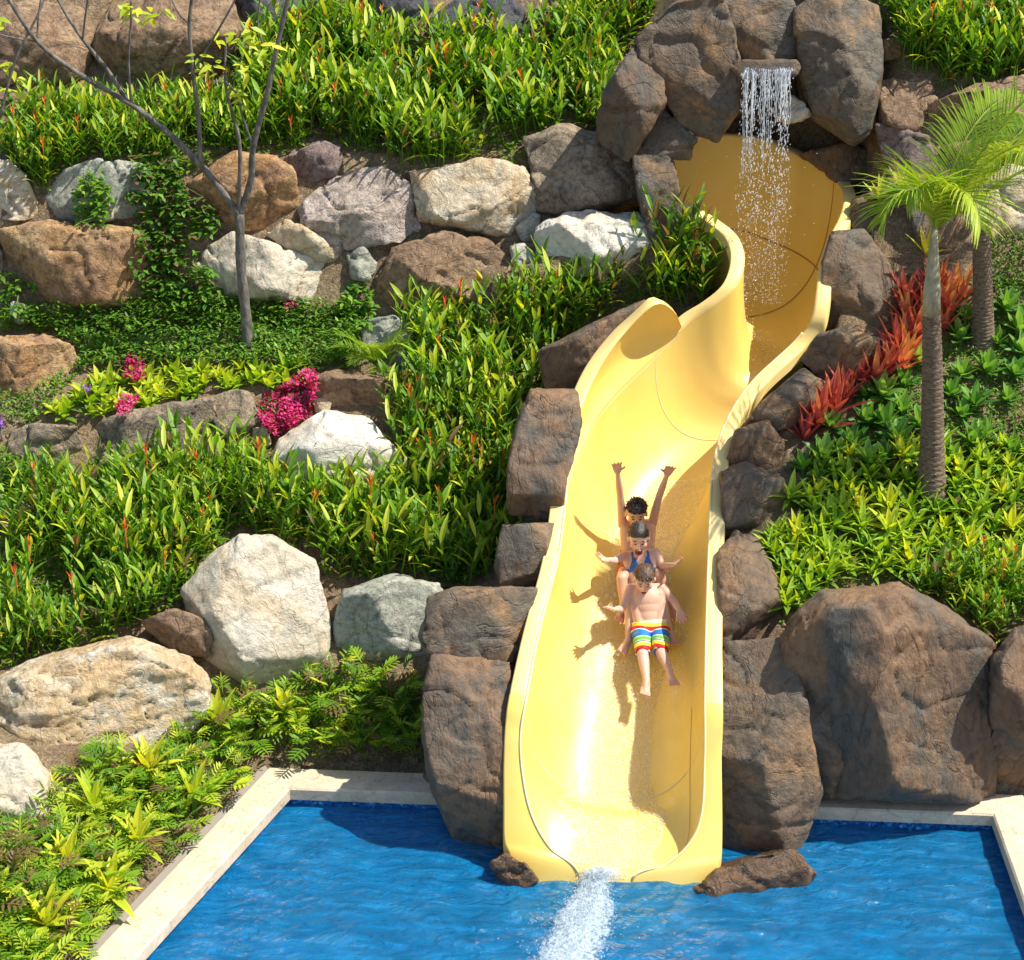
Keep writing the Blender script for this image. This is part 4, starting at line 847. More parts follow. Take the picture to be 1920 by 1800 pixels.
# ground cover masses
def cover(polys, n, size, mat, name, label, cat, lift=(0.0, .07), rock_ok=False, tint=(0, 1), kind='stuff', clump=3.0):
    m = MB(); c = 0; tr = 0
    A = [((max(p[0] for p in P)-min(p[0] for p in P))*(max(p[1] for p in P)-min(p[1] for p in P))) for P in polys]
    while c < n and tr < n*8:
        tr += 1; P = random.choices(polys, A)[0]
        x = rnd(min(p[0] for p in P), max(p[0] for p in P)); y = rnd(min(p[1] for p in P), max(p[1] for p in P))
        if not inpoly(x, y, P): continue
        if noise.noise(Vector((x/45, y/45, 5)))*clump < -1.0: continue
        h = hit(x, y)
        if h is None or h[2] == 2 or (h[2] == 1 and not rock_ok): continue
        if inpool(h[0].x, h[0].y, W+0.05): continue
        bump = 0.5+0.5*noise.noise(h[0]*7)
        p = h[0] + (h[1]+Z*.5).normalized()*(rnd(*lift)*(0.4+bump*1.2))
        a = rnd(0, 6.28); e_ = rnd(-.3, .9); d = Vector((math.cos(a)*math.cos(e_), math.sin(a)*math.cos(e_), math.sin(e_)))
        L_ = rnd(*size); m.leaf(p, d, Z, L_, L_*rnd(.45, .6), rnd(0, .8), .2, 2, tint=rnd(*tint)*(.5+.5*bump), shape=.8); c += 1
    o = link(name, m.mesh(name), M[mat]); o['label'] = label; o['category'] = cat
    if kind: o['kind'] = kind
    return o
random.seed(41)
cover([[(110, 572), (300, 560), (660, 575), (700, 620), (640, 705), (500, 695), (300, 690), (150, 700), (50, 615)]], 9000, (.03, .055), 'small', 'ground_cover', 'dense small leaved ground cover around the foot of the tree', 'ground cover', lift=(.0, .13), clump=.5)
cover([[(1860, 420), (1960, 410), (1960, 560), (1850, 550)], [(1790, 520), (1960, 520), (1960, 840), (1700, 850), (1600, 850), (1560, 830), (1700, 700), (1780, 640)]], 6000, (.02, .04), 'small', 'ground_cover', 'dark small leaved ground cover between the palms at the right edge', 'ground cover', lift=(0, .06), clump=1.6)
cover([[(0, 840), (90, 860), (120, 900), (80, 960), (0, 930)], [(0, 560), (90, 590), (150, 700), (60, 800), (0, 780)]], 1800, (.02, .045), 'small', 'ground_cover', 'small leaved ground cover around the low rocks at the left edge', 'ground cover', lift=(0, .08), clump=1)
cover([[(600, 1280), (800, 1330), (805, 1430), (520, 1420), (500, 1340)], [(-20, 1590), (200, 1500), (500, 1430), (120, 1790), (-20, 1840)]], 5200, (.015, .035), 'lime', 'ground_cover', 'fine lime green undergrowth beneath the lobed plants beside the pool', 'ground cover', lift=(0, .05), clump=2.2, tint=(0, .7))
cover([RB_], 4500, (.02, .045), 'small', 'ground_cover', 'low undergrowth beneath the rosettes of the right bed', 'ground cover', lift=(0, .04), clump=2.5)
UP = [[(0, 180), (440, 180), (600, 280), (100, 380), (0, 300)], [(640, 60), (1220, 0), (1120, 260), (980, 310), (640, 290), (440, 200)], [(1660, 0), (1940, 0), (1940, 160), (1700, 120)],
      [(780, 600), (1250, 500), (1380, 460), (1380, 510), (1010, 660), (940, 900), (920, 1110), (600, 1080), (760, 950)], [(0, 880), (520, 860), (600, 1000), (250, 1180), (0, 1260)]]
cover(UP, 15000, (.03, .075), 'heli', 'undergrowth', 'low grassy undergrowth between the heliconias on the slopes', 'undergrowth', lift=(0, .06), clump=2.2, tint=(0, .6))
cover(UP+[RB_, LB], 7000, (.02, .06), 'litter', 'leaf_litter', 'dry brown leaf litter on the soil of the planted slopes', 'leaf litter', lift=(0, .02), clump=.5)
cover([[(1950, -100), (2400, -100), (2400, 1150), (1950, 1170)], [(-500, 180), (-35, 180), (-35, 1800), (-500, 1800)]], 9000, (.05, .11), 'heli', 'undergrowth', 'leafy undergrowth carrying on past the left and right ends of the beds', 'undergrowth', lift=(0, .12), clump=1.5)
# vines over the wall (things)
def vine(P, n, label, mat='small', cat='vine', name='climbing_vine', size=(.04, .07)):
    m = MB(); c = 0; allp = []
    xs_ = [p[0] for p in P]; ys_ = [p[1] for p in P]
    for _ in range(n*6):
        if c >= n: break
        x = rnd(min(xs_), max(xs_)); y = rnd(min(ys_), max(ys_))
        if not inpoly(x+noise.noise(Vector((x/20, y/20, 1)))*22, y+noise.noise(Vector((x/20, y/20, 7)))*22, P): continue
        if noise.noise(Vector((x/26, y/26, 2))) < -.28: continue
        h = hit(x, y)
        if h is None or h[2] == 2: continue
        b = .5+.5*noise.noise(h[0]*9)
        p = h[0]+Vector((0, -1, .35)).normalized()*rnd(.01, .13)*(.3+b*1.3)
        a = rnd(0, 6.28); e_ = rnd(-.9, .6); d = Vector((math.cos(a)*math.cos(e_), math.sin(a)*math.cos(e_)-.3, math.sin(e_)))
        L_ = rnd(*size); m.leaf(p, d, Z, L_, L_*.6, rnd(0, 1), .15, 3, tint=rnd(.1, .9)*(.5+.6*b), shape=.75); c += 1
        allp.append(p)
    org = sum(allp, Vector())/len(allp)
    root = empty(name, org, label, cat)
    me = m.mesh('leaves', org); link('leaves', me, M[mat], root)
    mt = MB(); q = sorted(allp, key=lambda v: v.z)[::max(1, len(allp)//14)]
    mt.tube([v-org+Vector((0, .03, 0)) for v in q], .006, 4); link('stem', mt.mesh('stem'), M['stem'], root)
random.seed(51)
vine([(250, 300), (300, 285), (345, 300), (352, 365), (415, 400), (405, 440), (345, 450), (370, 490), (415, 530), (400, 575), (280, 575), (258, 480), (262, 400), (240, 350)], 2000, 'dense leafy vine hanging over the boulder wall left of the tree')
vine([(140, 350), (185, 320), (210, 370), (205, 425), (140, 420)], 330, 'small leafy vine in front of the flat grey green boulder')
vine([(640, 590), (650, 530), (700, 540), (705, 590), (680, 620)], 260, 'low vine creeping up between the whitish and the large brown boulder')
vine([(0, 500), (25, 510), (70, 560), (90, 590), (0, 600)], 180, 'scrap of vine at the left edge beside the tiny grey green rock')
# bougainvillea
def bloom(P, n, label, mat='pinkf', name='bougainvillea', green=.25):
    vs = []; xs_ = [p[0] for p in P]; ys_ = [p[1] for p in P]; m = MB(); g = MB()
    cx, cy = sum(xs_)/len(P), sum(ys_)/len(P); h = ter_hit(cx, max(ys_)); Yb = (h.y if h else 13)-.12
    mounds = [(rnd(min(xs_), max(xs_)), rnd(min(ys_), max(ys_)), rnd(14, 24)) for _ in range(9)]
    c = 0
    while c < n:
        x = rnd(min(xs_), max(xs_)); y = rnd(min(ys_), max(ys_))
        if not inpoly(x, y, P): continue
        k = max(max(0, 1-((x-a)**2+(y-b)**2)/(r_*r_*1.6)) for a, b, r_ in mounds)
        if k < .03 and random.random() < .6: continue
        base = atY(x, y, Yb-(cy-y)/400-.0)
        hh = hit(x, y)
        if hh: base = hh[0]*1.0
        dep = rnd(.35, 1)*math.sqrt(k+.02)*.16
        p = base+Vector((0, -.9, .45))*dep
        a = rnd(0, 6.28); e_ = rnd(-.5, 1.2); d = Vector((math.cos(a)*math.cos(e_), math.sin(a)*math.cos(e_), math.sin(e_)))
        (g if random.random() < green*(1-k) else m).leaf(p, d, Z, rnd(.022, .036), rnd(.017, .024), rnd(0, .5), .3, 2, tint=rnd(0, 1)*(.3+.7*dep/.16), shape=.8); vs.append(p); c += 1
    org = sum(vs, Vector())/n; root = empty(name, org, label, 'flowering shrub' if n > 300 else 'flower')
    link('bracts' if n > 300 else 'petals', m.mesh('bracts', org), M[mat], root)
    if g.v: link('leaves', g.mesh('leaves', org), M['small'], root)
    s = MB(); s.tube([Vector((0, .05, -.25)), Vector((0, 0, 0))], .008, 5); link('stem', s.mesh('stem'), M['bark'], root)
bloom([(480, 765), (500, 735), (545, 720), (572, 700), (595, 695), (597, 730), (580, 780), (555, 800), (520, 822), (500, 800)], 2600, 'large mass of magenta bougainvillea above the peaked white boulder')
bloom([(238, 680), (255, 665), (275, 680), (275, 710), (262, 718), (240, 710)], 420, 'small magenta flower cluster above the low stone row, upper of the two')
bloom([(222, 765), (240, 745), (265, 745), (258, 765), (232, 780)], 310, 'small magenta flower cluster touching the low stone row, lower of the two')
bloom([(0, 785), (14, 790), (12, 808), (0, 805)], 60, 'tiny violet flowers at the left edge beside the low stone row', 'purplef', 'violet_flower', .1)
bloom([(160, 728), (178, 726), (176, 742), (162, 742)], 40, 'tiny violet flowers among lime plants left of the magenta clusters', 'purplef', 'violet_flower', .3)
bloom([(535, 572), (560, 574), (545, 588)], 40, 'few pink blossoms right of the tree trunk at the wall foot', 'pinkf', 'pink_flower', .3)
# ------------------------------------------------------------------ palms
def frond(m, p, d, ln, lw, n=30, droop=1.2, tint=.5, vee=.5, width=.02, wind=Vector((0, 0, 0))):
    """pinnate frond: rachis + leaflets"""
    pos = Vector(p); dv = d.normalized(); pts = [pos.copy()]; dirs = [dv.copy()]
    for i in range(n):
        pos = pos+dv*(ln/n); dv = (dv+(Vector((0, 0, -1))*droop+wind)/n*(0.3+1.2*i/n)).normalized(); pts.append(pos.copy()); dirs.append(dv.copy())
    m.tube(pts[::3]+[pts[-1]], [0.012*(1-i/(len(pts[::3])+1))+.002 for i in range(len(pts[::3])+1)], 4, tint+.15)
    for i in range(3, n):
        f = i/n; side = dirs[i].cross(Z).normalized(); up = side.cross(dirs[i]).normalized()
        L_ = lw*math.sin(math.pi*(f*.82+.14))**.7
        for s_ in (-1, 1):
            for off in (0, .5):
                dd = (side*s_+dirs[i]*(.5+.6*f)+up*vee*rnd(.5, 1.2)+wind*.4).normalized()
                m.leaf(pts[i]+(pts[i+1]-pts[i])*off, dd, up, L_*rnd(.7, 1.15), width*rnd(.7, 1.1), rnd(.5, 1.9), .25, 4, tint=tint+rnd(-.2, .25), shape=.8)
def palm(base, top, crown, r0, r1, label, fr, sheath=True, ringn=34):
    root = empty('palm_tree', base, label, 'palm tree')
    m = MB(); pts = []; rad = []
    for i in range(ringn*3+1):
        f = i/(ringn*3); p = base.lerp(top, f)-base; p.x += math.sin(f*3)*.01; ph = (i % 3)
        flare = 1+.35*math.exp(-f*9)
        pts.append(p); rad.append((r0+(r1-r0)*f)*flare*(1.05 if ph == 0 else (1.0 if ph == 1 else .965)))
    pts[0].z -= .15
    m.tube(pts, rad, 14); link('trunk', m.mesh('trunk'), M['palmbark'], root)
    m = MB(); q = [top-base, (top*.7+crown*.3)-base, (top*.35+crown*.65)-base, crown-base]
    m.tube(q, [r1*1.02, r1*.95, r1*.62, r1*.35], 12); link('crown_shaft', m.mesh('crown_shaft'), M['sheath'], root)
    for (dx, dy, dz, ln, dr, tn, wd) in fr:
        m = MB(); frond(m, crown-base-Vector((0, 0, .02)), Vector((dx, dy, dz)), ln, .40, 34, dr, tn, wind=Vector(wd), width=.015)
        link('frond', m.mesh('frond'), M['palm'], root)
h = ter_hit(1745, 930); b = h; t_ = atY(1746, 590, b.y-.0); c_ = atY(1752, 425, b.y)
random.seed(61)
palm(b, t_, c_, .085, .058, 'front palm tree with slim ringed trunk in the right bed',
     [(.55, 0, 1.25, 1.55, 1.1, .6, (.25, 0, 0)), (.9, .1, .75, 1.5, 1.2, .5, (.1, 0, 0)), (.45, -.25, 1.2, 1.45, 2.6, .7, (.9, 0, 0)), (-.35, -.1, 1.1, .60, 5.0, .6, (.1, 0, 0)), (.1, -.35, 1.1, .75, 4.6, .6, (.25, 0, 0)),
      (-.2, -.2, 1.4, .55, 4.2, .5, (-.05, 0, 0)), (.3, .5, 1.1, 1.2, 1.5, .4, (.5, 0, 0))])
h = ter_hit(1842, 650); b = h; t_ = atY(1838, 420, b.y); c_ = atY(1835, 340, b.y)
palm(b, t_, c_, .075, .06, 'rear palm tree with short thick trunk near the right edge',
     [(.9, 0, .9, 1.0, 1.6, .4, (0, 0, 0)), (.3, -.6, .9, .8, 2.0, .5, (0, 0, 0)), (.7, .5, .9, .9, 1.4, .3, (0, 0, 0))])
# young palm shrub
h = hit(705, 690); b = h[0]; root = empty('young_palm', b, 'young feathery palm shrub in front of the upright pale grey rock', 'palm shrub')
for k, (dx, dy, dz, ln, dr, tn) in enumerate([(.9, -.2, .9, .42, 1.6, .5), (.5, -.5, 1, .42, 1.4, .35), (-.6, -.2, 1, .40, 1.2, .3), (-.1, -.6, 1, .4, 1.6, .4), (.2, -.8, .2, .36, 1.5, .3), (-.4, -.7, .7, .32, 1.5, .2), (.7, .2, 1, .45, 1.2, .45), (-.8, .1, .7, .36, 1.4, .25)]):
    m = MB(); frond(m, Vector((0, -.05, .05)), Vector((dx, dy, dz)), ln, .14, 18, dr, tn, width=.011); link('frond', m.mesh('frond'), M['palm'], root)
# ------------------------------------------------------------------ bare tree
h = ter_hit(462, 640); TY = h.y-.12
root = empty('young_tree', atY(462, 640, TY), 'young tree with forked bare grey branches and few leaves in front of the boulder wall', 'tree')
RT = root.location
def br(pts, r0, r1, name='branch', dy=0):
    P3 = [list(atY(x, y, TY+dyy)-RT) for x, y, dyy in pts]; sm = smoothpath(P3, 5)
    n = len(sm); m = MB(); m.tube(sm, [(r0+(r1-r0)*i/(n-1))*(1+.06*math.sin(i*1.9)) for i in range(n)], 9); return link(name, m.mesh(name), M['bark'], root), sm
br([(465, 655, 0), (461, 590, 0), (452, 500, 0), (449, 400, 0)], .042, .034, 'trunk')
main_branches = [
 ([(449, 405, 0), (410, 350, -.03), (375, 308, -.06), (310, 245, -.1), (240, 192, -.15), (150, 140, -.2), (70, 78, -.25), (5, -20, -.3)], .030, .013),
 ([(449, 405, 0), (470, 340, -.02), (475, 275, -.03), (500, 180, -.06), (512, 120, -.08), (535, 20, -.1), (545, -30, -.1)], .026, .014),
 ([(447, 400, 0), (450, 320, -.08), (448, 260, -.1), (432, 200, -.12), (422, 150, -.14), (424, 70, -.15)], .017, .008),
 ([(376, 310, -.06), (372, 220, -.1), (360, 120, -.14), (355, 40, -.16), (365, -30, -.18)], .018, .011),
 ([(240, 192, -.15), (200, 130, -.1), (160, 80, -.1), (120, 20, -.05), (95, -30, 0)], .017, .009),
 ([(246, 195, -.15), (241, 120, -.2), (245, 50, -.22), (246, 0, -.22)], .010, .006),
 ([(475, 275, -.03), (455, 220, -.1), (445, 180, -.12), (420, 150, -.2)], .010, .005),
 ([(365, 130, -.14), (395, 80, -.2), (430, 20, -.22), (450, -20, -.22)], .009, .006),
 ([(355, 45, -.16), (335, 25, -.2), (318, -10, -.2)], .007, .005),
 ([(155, 75, -.1), (160, 30, -.15), (168, -20, -.2)], .008, .006),
 ([(70, 78, -.25), (30, 72, -.28), (-20, 60, -.3)], .008, .005),
 ([(0, 220, -.3), (30, 110, -.28), (70, 30, -.25), (90, -20, -.2)], .010, .007),
 ([(70, 80, -.25), (72, 30, -.25), (80, -20, -.25)], .008, .005),
 ([(498, 95, -.08), (484, 50, -.12), (488, -10, -.14)], .008, .005),
]
for P, r0, r1 in main_branches: br(P, r0, r1)
random.seed(71); lm = MB()
for (x, y, n, sp_) in [(262, 20, 9, 26), (300, 15, 7, 22), (245, 25, 5, 14), (430, 65, 8, 24), (395, 130, 7, 20), (378, 110, 6, 14), (490, 95, 8, 20), (12, 125, 6, 16), (40, 150, 4, 14), (25, 175, 4, 18), (445, 180, 5, 12), (460, 70, 5, 14), (225, 5, 4, 12), (452, 130, 5, 18), (5, 40, 5, 20), (470, 55, 4, 10)]:
    for _ in range(n):
        p = atY(x+rnd(-sp_, sp_), y+rnd(-sp_, sp_)*.6, TY-.16+rnd(-.05, .05))-RT
        a = rnd(0, 6.28); d = Vector((math.cos(a), math.sin(a)*.5, rnd(-.9, .2))); lm.leaf(p, d, Vector((0, -.6, 1)), rnd(.07, .12), rnd(.03, .045), .5, .2, 4, tint=rnd(.45, 1), shape=.8)
link('leaves', lm.mesh('leaves'), M['lime'], root)
# ------------------------------------------------------------------ waterfall and foam
m, t, o = newmat('falling_water'); Lk = t.links
p = N(t, 'ShaderNodeBsdfPrincipled'); p.inputs['Base Color'].default_value = (.9, .93, .95, 1); p.inputs['Roughness'].default_value = .08
p.inputs['Specular IOR Level'].default_value = 1.0
tr = N(t, 'ShaderNodeBsdfTransparent'); mx = N(t, 'ShaderNodeMixShader'); mx.inputs[0].default_value = .42; Lk.new(tr.outputs[0], mx.inputs[1]); Lk.new(p.outputs[0], mx.inputs[2]); Lk.new(mx.outputs[0], o.inputs[0]); M['fall'] = m
M['foam'] = simple('white_foam', (.88, .92, .93), .5)
def blob(mb_, p, r, st=1.0):
    vs = [(1, 0, 0), (-1, 0, 0), (0, 1, 0), (0, -1, 0), (0, 0, 1), (0, 0, -1)]
    mb_.add([Vector((x*r, y*r, z*r*st))+p for x, y, z in vs], [(0, 2, 4), (2, 1, 4), (1, 3, 4), (3, 0, 4), (2, 0, 5), (1, 2, 5), (3, 1, 5), (0, 3, 5)])
random.seed(81)
FY = 14.12; wf = MB(); ztop = atY(1440, 128, FY).z; _fh = SB.ray_cast(Vector((atY(1440, 128, FY).x, FY-.08, 4)), Vector((0, 0, -1))); zbot = max(_fh[0].z, atY(1440, 560, FY).z) if _fh[0] else atY(1440, 520, FY).z
X0 = atY(1394, 128, FY).x; X1 = atY(1486, 128, FY).x
for k in range(46):
    x = rnd(X0, X1); dens = 1 if x < X0+(X1-X0)*.6 else .6
    ztp = ztop-rnd(0, .04); ln = rnd(.25, .75)*dens; pts = []; n = 12
    for i in range(n): f = i/(n-1); pts.append(Vector((x+noise.noise(Vector((x*9, f*3, 2)))*.03*f, FY-.10*f+rnd(-.004, .004), ztp-ln*f)))
    wf.tube(pts, [rnd(.001, .0038)*(1-.5*i/n) for i in range(n)], 4)
for k in range(2300):
    f = rnd(0, 1)**1.05; x = X0+(X1-X0)*(.5+(rnd(-.5, .5))*(1-.0*f)); x += noise.noise(Vector((round(x*16), f*2, 0)))*.04
    x = X0+(X1-X0)*round((x-X0)/(X1-X0)*13)/13+random.gauss(0, .006+.022*f)
    z = ztop-(ztop-zbot)*f; blob(wf, Vector((x, FY-.10*min(1, f*2)+random.gauss(0, .02+.04*f), z)), rnd(.002, .0052)*(1.1-.4*f), rnd(1, 4*(1-f)+1.2))
for k in range(60): blob(wf, Vector((rnd(X0-.3, X1+.2), FY+rnd(-.2, .1), rnd(zbot, ztop-.5))), rnd(.002, .0045))
for k in range(420):
    q_ = Vector((random.gauss((X0+X1)/2, .16), FY-.1+random.gauss(0, .12), 4)); h_ = SB.ray_cast(q_, Vector((0, 0, -1)))
    if h_[0]: blob(wf, h_[0]+Vector((0, 0, abs(random.gauss(0, .05)))), rnd(.002, .0045))
wfo = link('waterfall', wf.mesh('waterfall'), M['fall']); wfo['label'] = 'thin curtain of falling water drops in front of the cave mouth'; wfo['category'] = 'waterfall'; wfo['kind'] = 'stuff'
# ledge pool sheet
sh = MB()
n = 16
for i in range(n+1):
    x = X0+(X1-X0)*i/n
    for z, yy in ((ztop+.012, FY+.25), (ztop+.008, FY+.02), (ztop-.01, FY-.02), (ztop-.03-rnd(0, .03), FY-.035)): sh.v.append((x, yy, z)); sh.t.append(0)
for i in range(n):
    for j in range(3): a = i*4+j; sh.f.append((a, a+4, a+5, a+1))
m, t, o = newmat('clear_sheet'); tr = N(t, 'ShaderNodeBsdfTransparent'); tr.inputs[0].default_value = (.93, .96, .98, 1); gl = N(t, 'ShaderNodeBsdfGlossy'); gl.inputs['Roughness'].default_value = .1
mx = N(t, 'ShaderNodeMixShader'); mx.inputs[0].default_value = .14; t.links.new(tr.outputs[0], mx.inputs[1]); t.links.new(gl.outputs[0], mx.inputs[2]); t.links.new(mx.outputs[0], o.inputs[0])
sho = link('ledge_water', sh.mesh('ledge_water'), m); sho['label'] = 'shallow water sheet spilling over the stone ledge'; sho['category'] = 'water'; sho['kind'] = 'stuff'
# foam stream
fm = MB(); sp_pts = [atZ(1128, 1642, .05), atZ(1110, 1668, .02), atZ(1095, 1720, .01), atZ(1070, 1780, .01), atZ(1030, 1850, .005)]
SPp = smoothpath([list(p) for p in sp_pts], 12); nW = 22
for j, p in enumerate(SPp):
    f = j/len(SPp); hw = .15-.06*math.sin(min(1, f*2.4)*math.pi)+.08*f
    for i in range(nW+1):
        u = -1+2*i/nW; q = Vector((p[0]+u*hw*(1+.25*noise.noise(Vector((j*.35, u > 0, 1)))), p[1]+.02*u, 0))
        e_ = max(0, 1-u*u); z = p[2]+e_**.6*(.03+.05*math.exp(-f*3))+noise.fractal(q*16, .7, 2.2, 4)*.030*e_-.018
        fm.v.append((q.x, q.y, z)); fm.t.append(e_*min(1, (1-f)*4+.3))
for j in range(len(SPp)-1):
    for i in range(nW): a = j*(nW+1)+i; fm.f.append((a, a+1, a+nW+2, a+nW+1))
for k in range(9000):
    j = int(rnd(0, len(SPp)-1)); p = SPp[j]; f = j/len(SPp); u = random.gauss(0, .40)*(1 if random.random() < .9 else 1.8); hw = .15-.06*math.sin(min(1, f*2.4)*math.pi)+.08*f
    blob(fm, Vector((p[0]+u*hw, p[1]+rnd(-.05, .05), p[2]+abs(random.gauss(0, .02))+.035*max(0, 1-u*u)-.004)), rnd(.0018, .0055))
m, t, o = newmat('white_water'); Lk = t.links
tc = N(t, 'ShaderNodeTexCoord'); n = N(t, 'ShaderNodeTexNoise'); n.inputs['Scale'].default_value = 42; n.inputs['Detail'].default_value = 8; Lk.new(tc.outputs['Object'], n.inputs['Vector'])
at_ = N(t, 'ShaderNodeAttribute'); at_.attribute_name = 'tint'; ma_ = N(t, 'ShaderNodeMath', operation='MULTIPLY_ADD'); Lk.new(at_.outputs['Fac'], ma_.inputs[0]); ma_.inputs[1].default_value = .42; Lk.new(n.outputs['Fac'], ma_.inputs[2])
rr = ramp(t, [(.50, (0, 0, 0)), (.95, (.80, .80, .80))]); Lk.new(ma_.outputs[0], rr.inputs[0])
p = N(t, 'ShaderNodeBsdfPrincipled'); p.inputs['Base Color'].default_value = (.62, .72, .78, 1); p.inputs['Roughness'].default_value = .4
tr = N(t, 'ShaderNodeBsdfTransparent'); mx = N(t, 'ShaderNodeMixShader'); Lk.new(rr.outputs[0], mx.inputs[0]); Lk.new(tr.outputs[0], mx.inputs[1]); Lk.new(p.outputs[0], mx.inputs[2]); Lk.new(mx.outputs[0], o.inputs[0])
fo = link('foam', fm.mesh('foam'), m); fo['kind'] = 'stuff'; fo['label'] = 'white churning foam where the slide runs out into the pool'; fo['category'] = 'foam'
# splashes around the riders
sp2 = MB()
for k in range(420):
    c0 = random.choice([(1262, 1290), (1215, 1300), (1170, 1235), (1150, 1120), (1270, 1180), (1265, 1250)])
    x = c0[0]+random.gauss(0, 16); y = c0[1]+random.gauss(0, 14); hh = SB.ray_cast(CAMP, ray(x, y).normalized(), 60)
    if hh[0]: blob(sp2, hh[0]+Vector((0, -.02, abs(random.gauss(0, .04)))), rnd(.002, .0055))
so2 = link('splash', sp2.mesh('splash'), M['fall']); so2['kind'] = 'stuff'; so2['label'] = 'fine splash drops around the feet of the children on the slide'; so2['category'] = 'splash'
# ------------------------------------------------------------------ people
def skinmat(name, c):
    m, t, o = newmat(name); L = t.links
    tc = N(t, 'ShaderNodeTexCoord'); n = N(t, 'ShaderNodeTexNoise'); n.inputs['Scale'].default_value = 14; n.inputs['Detail'].default_value = 4
    L.new(tc.outputs['Object'], n.inputs['Vector'])
    red = N(t, 'ShaderNodeAttribute'); red.attribute_name = 'tint'
    r = ramp(t, [(.35, c), (.7, (c[0]*1.06, c[1]*.92, c[2]*.88))]); L.new(n.outputs['Fac'], r.inputs[0])
    cc = mixc(t, red.outputs['Fac'], r.outputs[0], (c[0]*1.0, c[1]*.55, c[2]*.42))
    p = N(t, 'ShaderNodeBsdfPrincipled'); L.new(cc, p.inputs['Base Color']); p.inputs['Roughness'].default_value = .48
    p.inputs['Subsurface Weight'].default_value = .25; p.inputs['Subsurface Radius'].default_value = (.03, .012, .006); p.inputs['Subsurface Scale'].default_value = .4
    L.new(p.outputs[0], o.inputs[0]); return m
M['skin'] = skinmat('child_skin', (.64, .42, .31)); M['skin2'] = skinmat('tanned_child_skin', (.62, .39, .27))
def J(px, py, Y): return atY(px, py, Y)
def ico(c, rx, ry, rz, R=None, sub=3):
    b = bmesh.new(); bmesh.ops.create_icosphere(b, subdivisions=sub, radius=1)
    vs = []
    for v in b.verts:
        q = Vector((v.co.x*rx, v.co.y*ry, v.co.z*rz)); q = R @ q if R else q; vs.append(q+c)
    fs = [tuple(v.index for v in f.verts) for f in b.faces]; b.free(); return vs, fs
def cap(mb_, a, b, r0, r1, n=None):
    L_ = (b-a).length; k = max(2, int(L_/(min(r0, r1)*.5))) if n is None else n
    for c, r_ in ((a, r0), (b, r1)):
        vs, fs = ico(c, r_, r_, r_, None, 2); mb_.add(vs, fs)
    mb_.tube([a.lerp(b, i/6) for i in range(7)], [r0+(r1-r0)*i/6 for i in range(7)], 14)
def hand(mb_, w, d, nrm, s=1.0, curl=.35, spread=.28, thumb=1):
    d = d.normalized(); side = d.cross(nrm).normalized(); nrm = side.cross(d).normalized()
    pl = .060*s; s *= 1.08
    for k in (-1, -.33, .33, 1): cap(mb_, w+side*k*.010*s, w+d*pl+side*k*.021*s, .013*s, .0105*s)
    tips = []
    for i, (k, ln) in enumerate(((-1, .038), (-.33, .046), (.33, .050), (1, .044))):
        b = w+d*pl+side*k*.022*s; dd = (d+side*k*spread+nrm*curl*.25).normalized(); m1_ = b+dd*ln*.5*s
        d2 = (dd+nrm*curl).normalized(); m2_ = m1_+d2*ln*.42*s; cap(mb_, b, m1_, .0074*s, .0068*s); cap(mb_, m1_, m2_, .0068*s, .0056*s); tips.append(m2_)
    b = w+d*.018*s+side*thumb*.020*s; dd = (side*thumb*.9+d*.7+nrm*.3).normalized(); m1_ = b+dd*.026*s
    cap(mb_, b, m1_, .0095*s, .008*s); cap(mb_, m1_, m1_+(dd+d*.6).normalized()*.020*s, .0078*s, .0062*s); tips.append(m1_)
    return tips
def foot(mb_, ank, d, up, s=1.0):
    d = d.normalized(); side = d.cross(up).normalized(); up = side.cross(d).normalized()
    heel = ank-up*.030*s-d*.022*s; cap(mb_, ank, heel, .027*s, .024*s)
    ball = ank+d*.095*s-up*.036*s
    for k in (-1, 0, 1): cap(mb_, heel+side*k*.008*s, ball+side*k*.022*s, .021*s, .014*s)
    cap(mb_, ank+up*.004, ball, .026*s, .013*s); tips = []
    for i in range(5):
        k = -1+i*.5; b = ball+side*k*.030*s; r_ = (.0115 if i == 0 else .008)*s; t_ = b+d*(.030-.004*i)*s+up*.004; cap(mb_, b, t_, r_, r_*.85); tips.append(t_)
    tips.append(ball); return tips
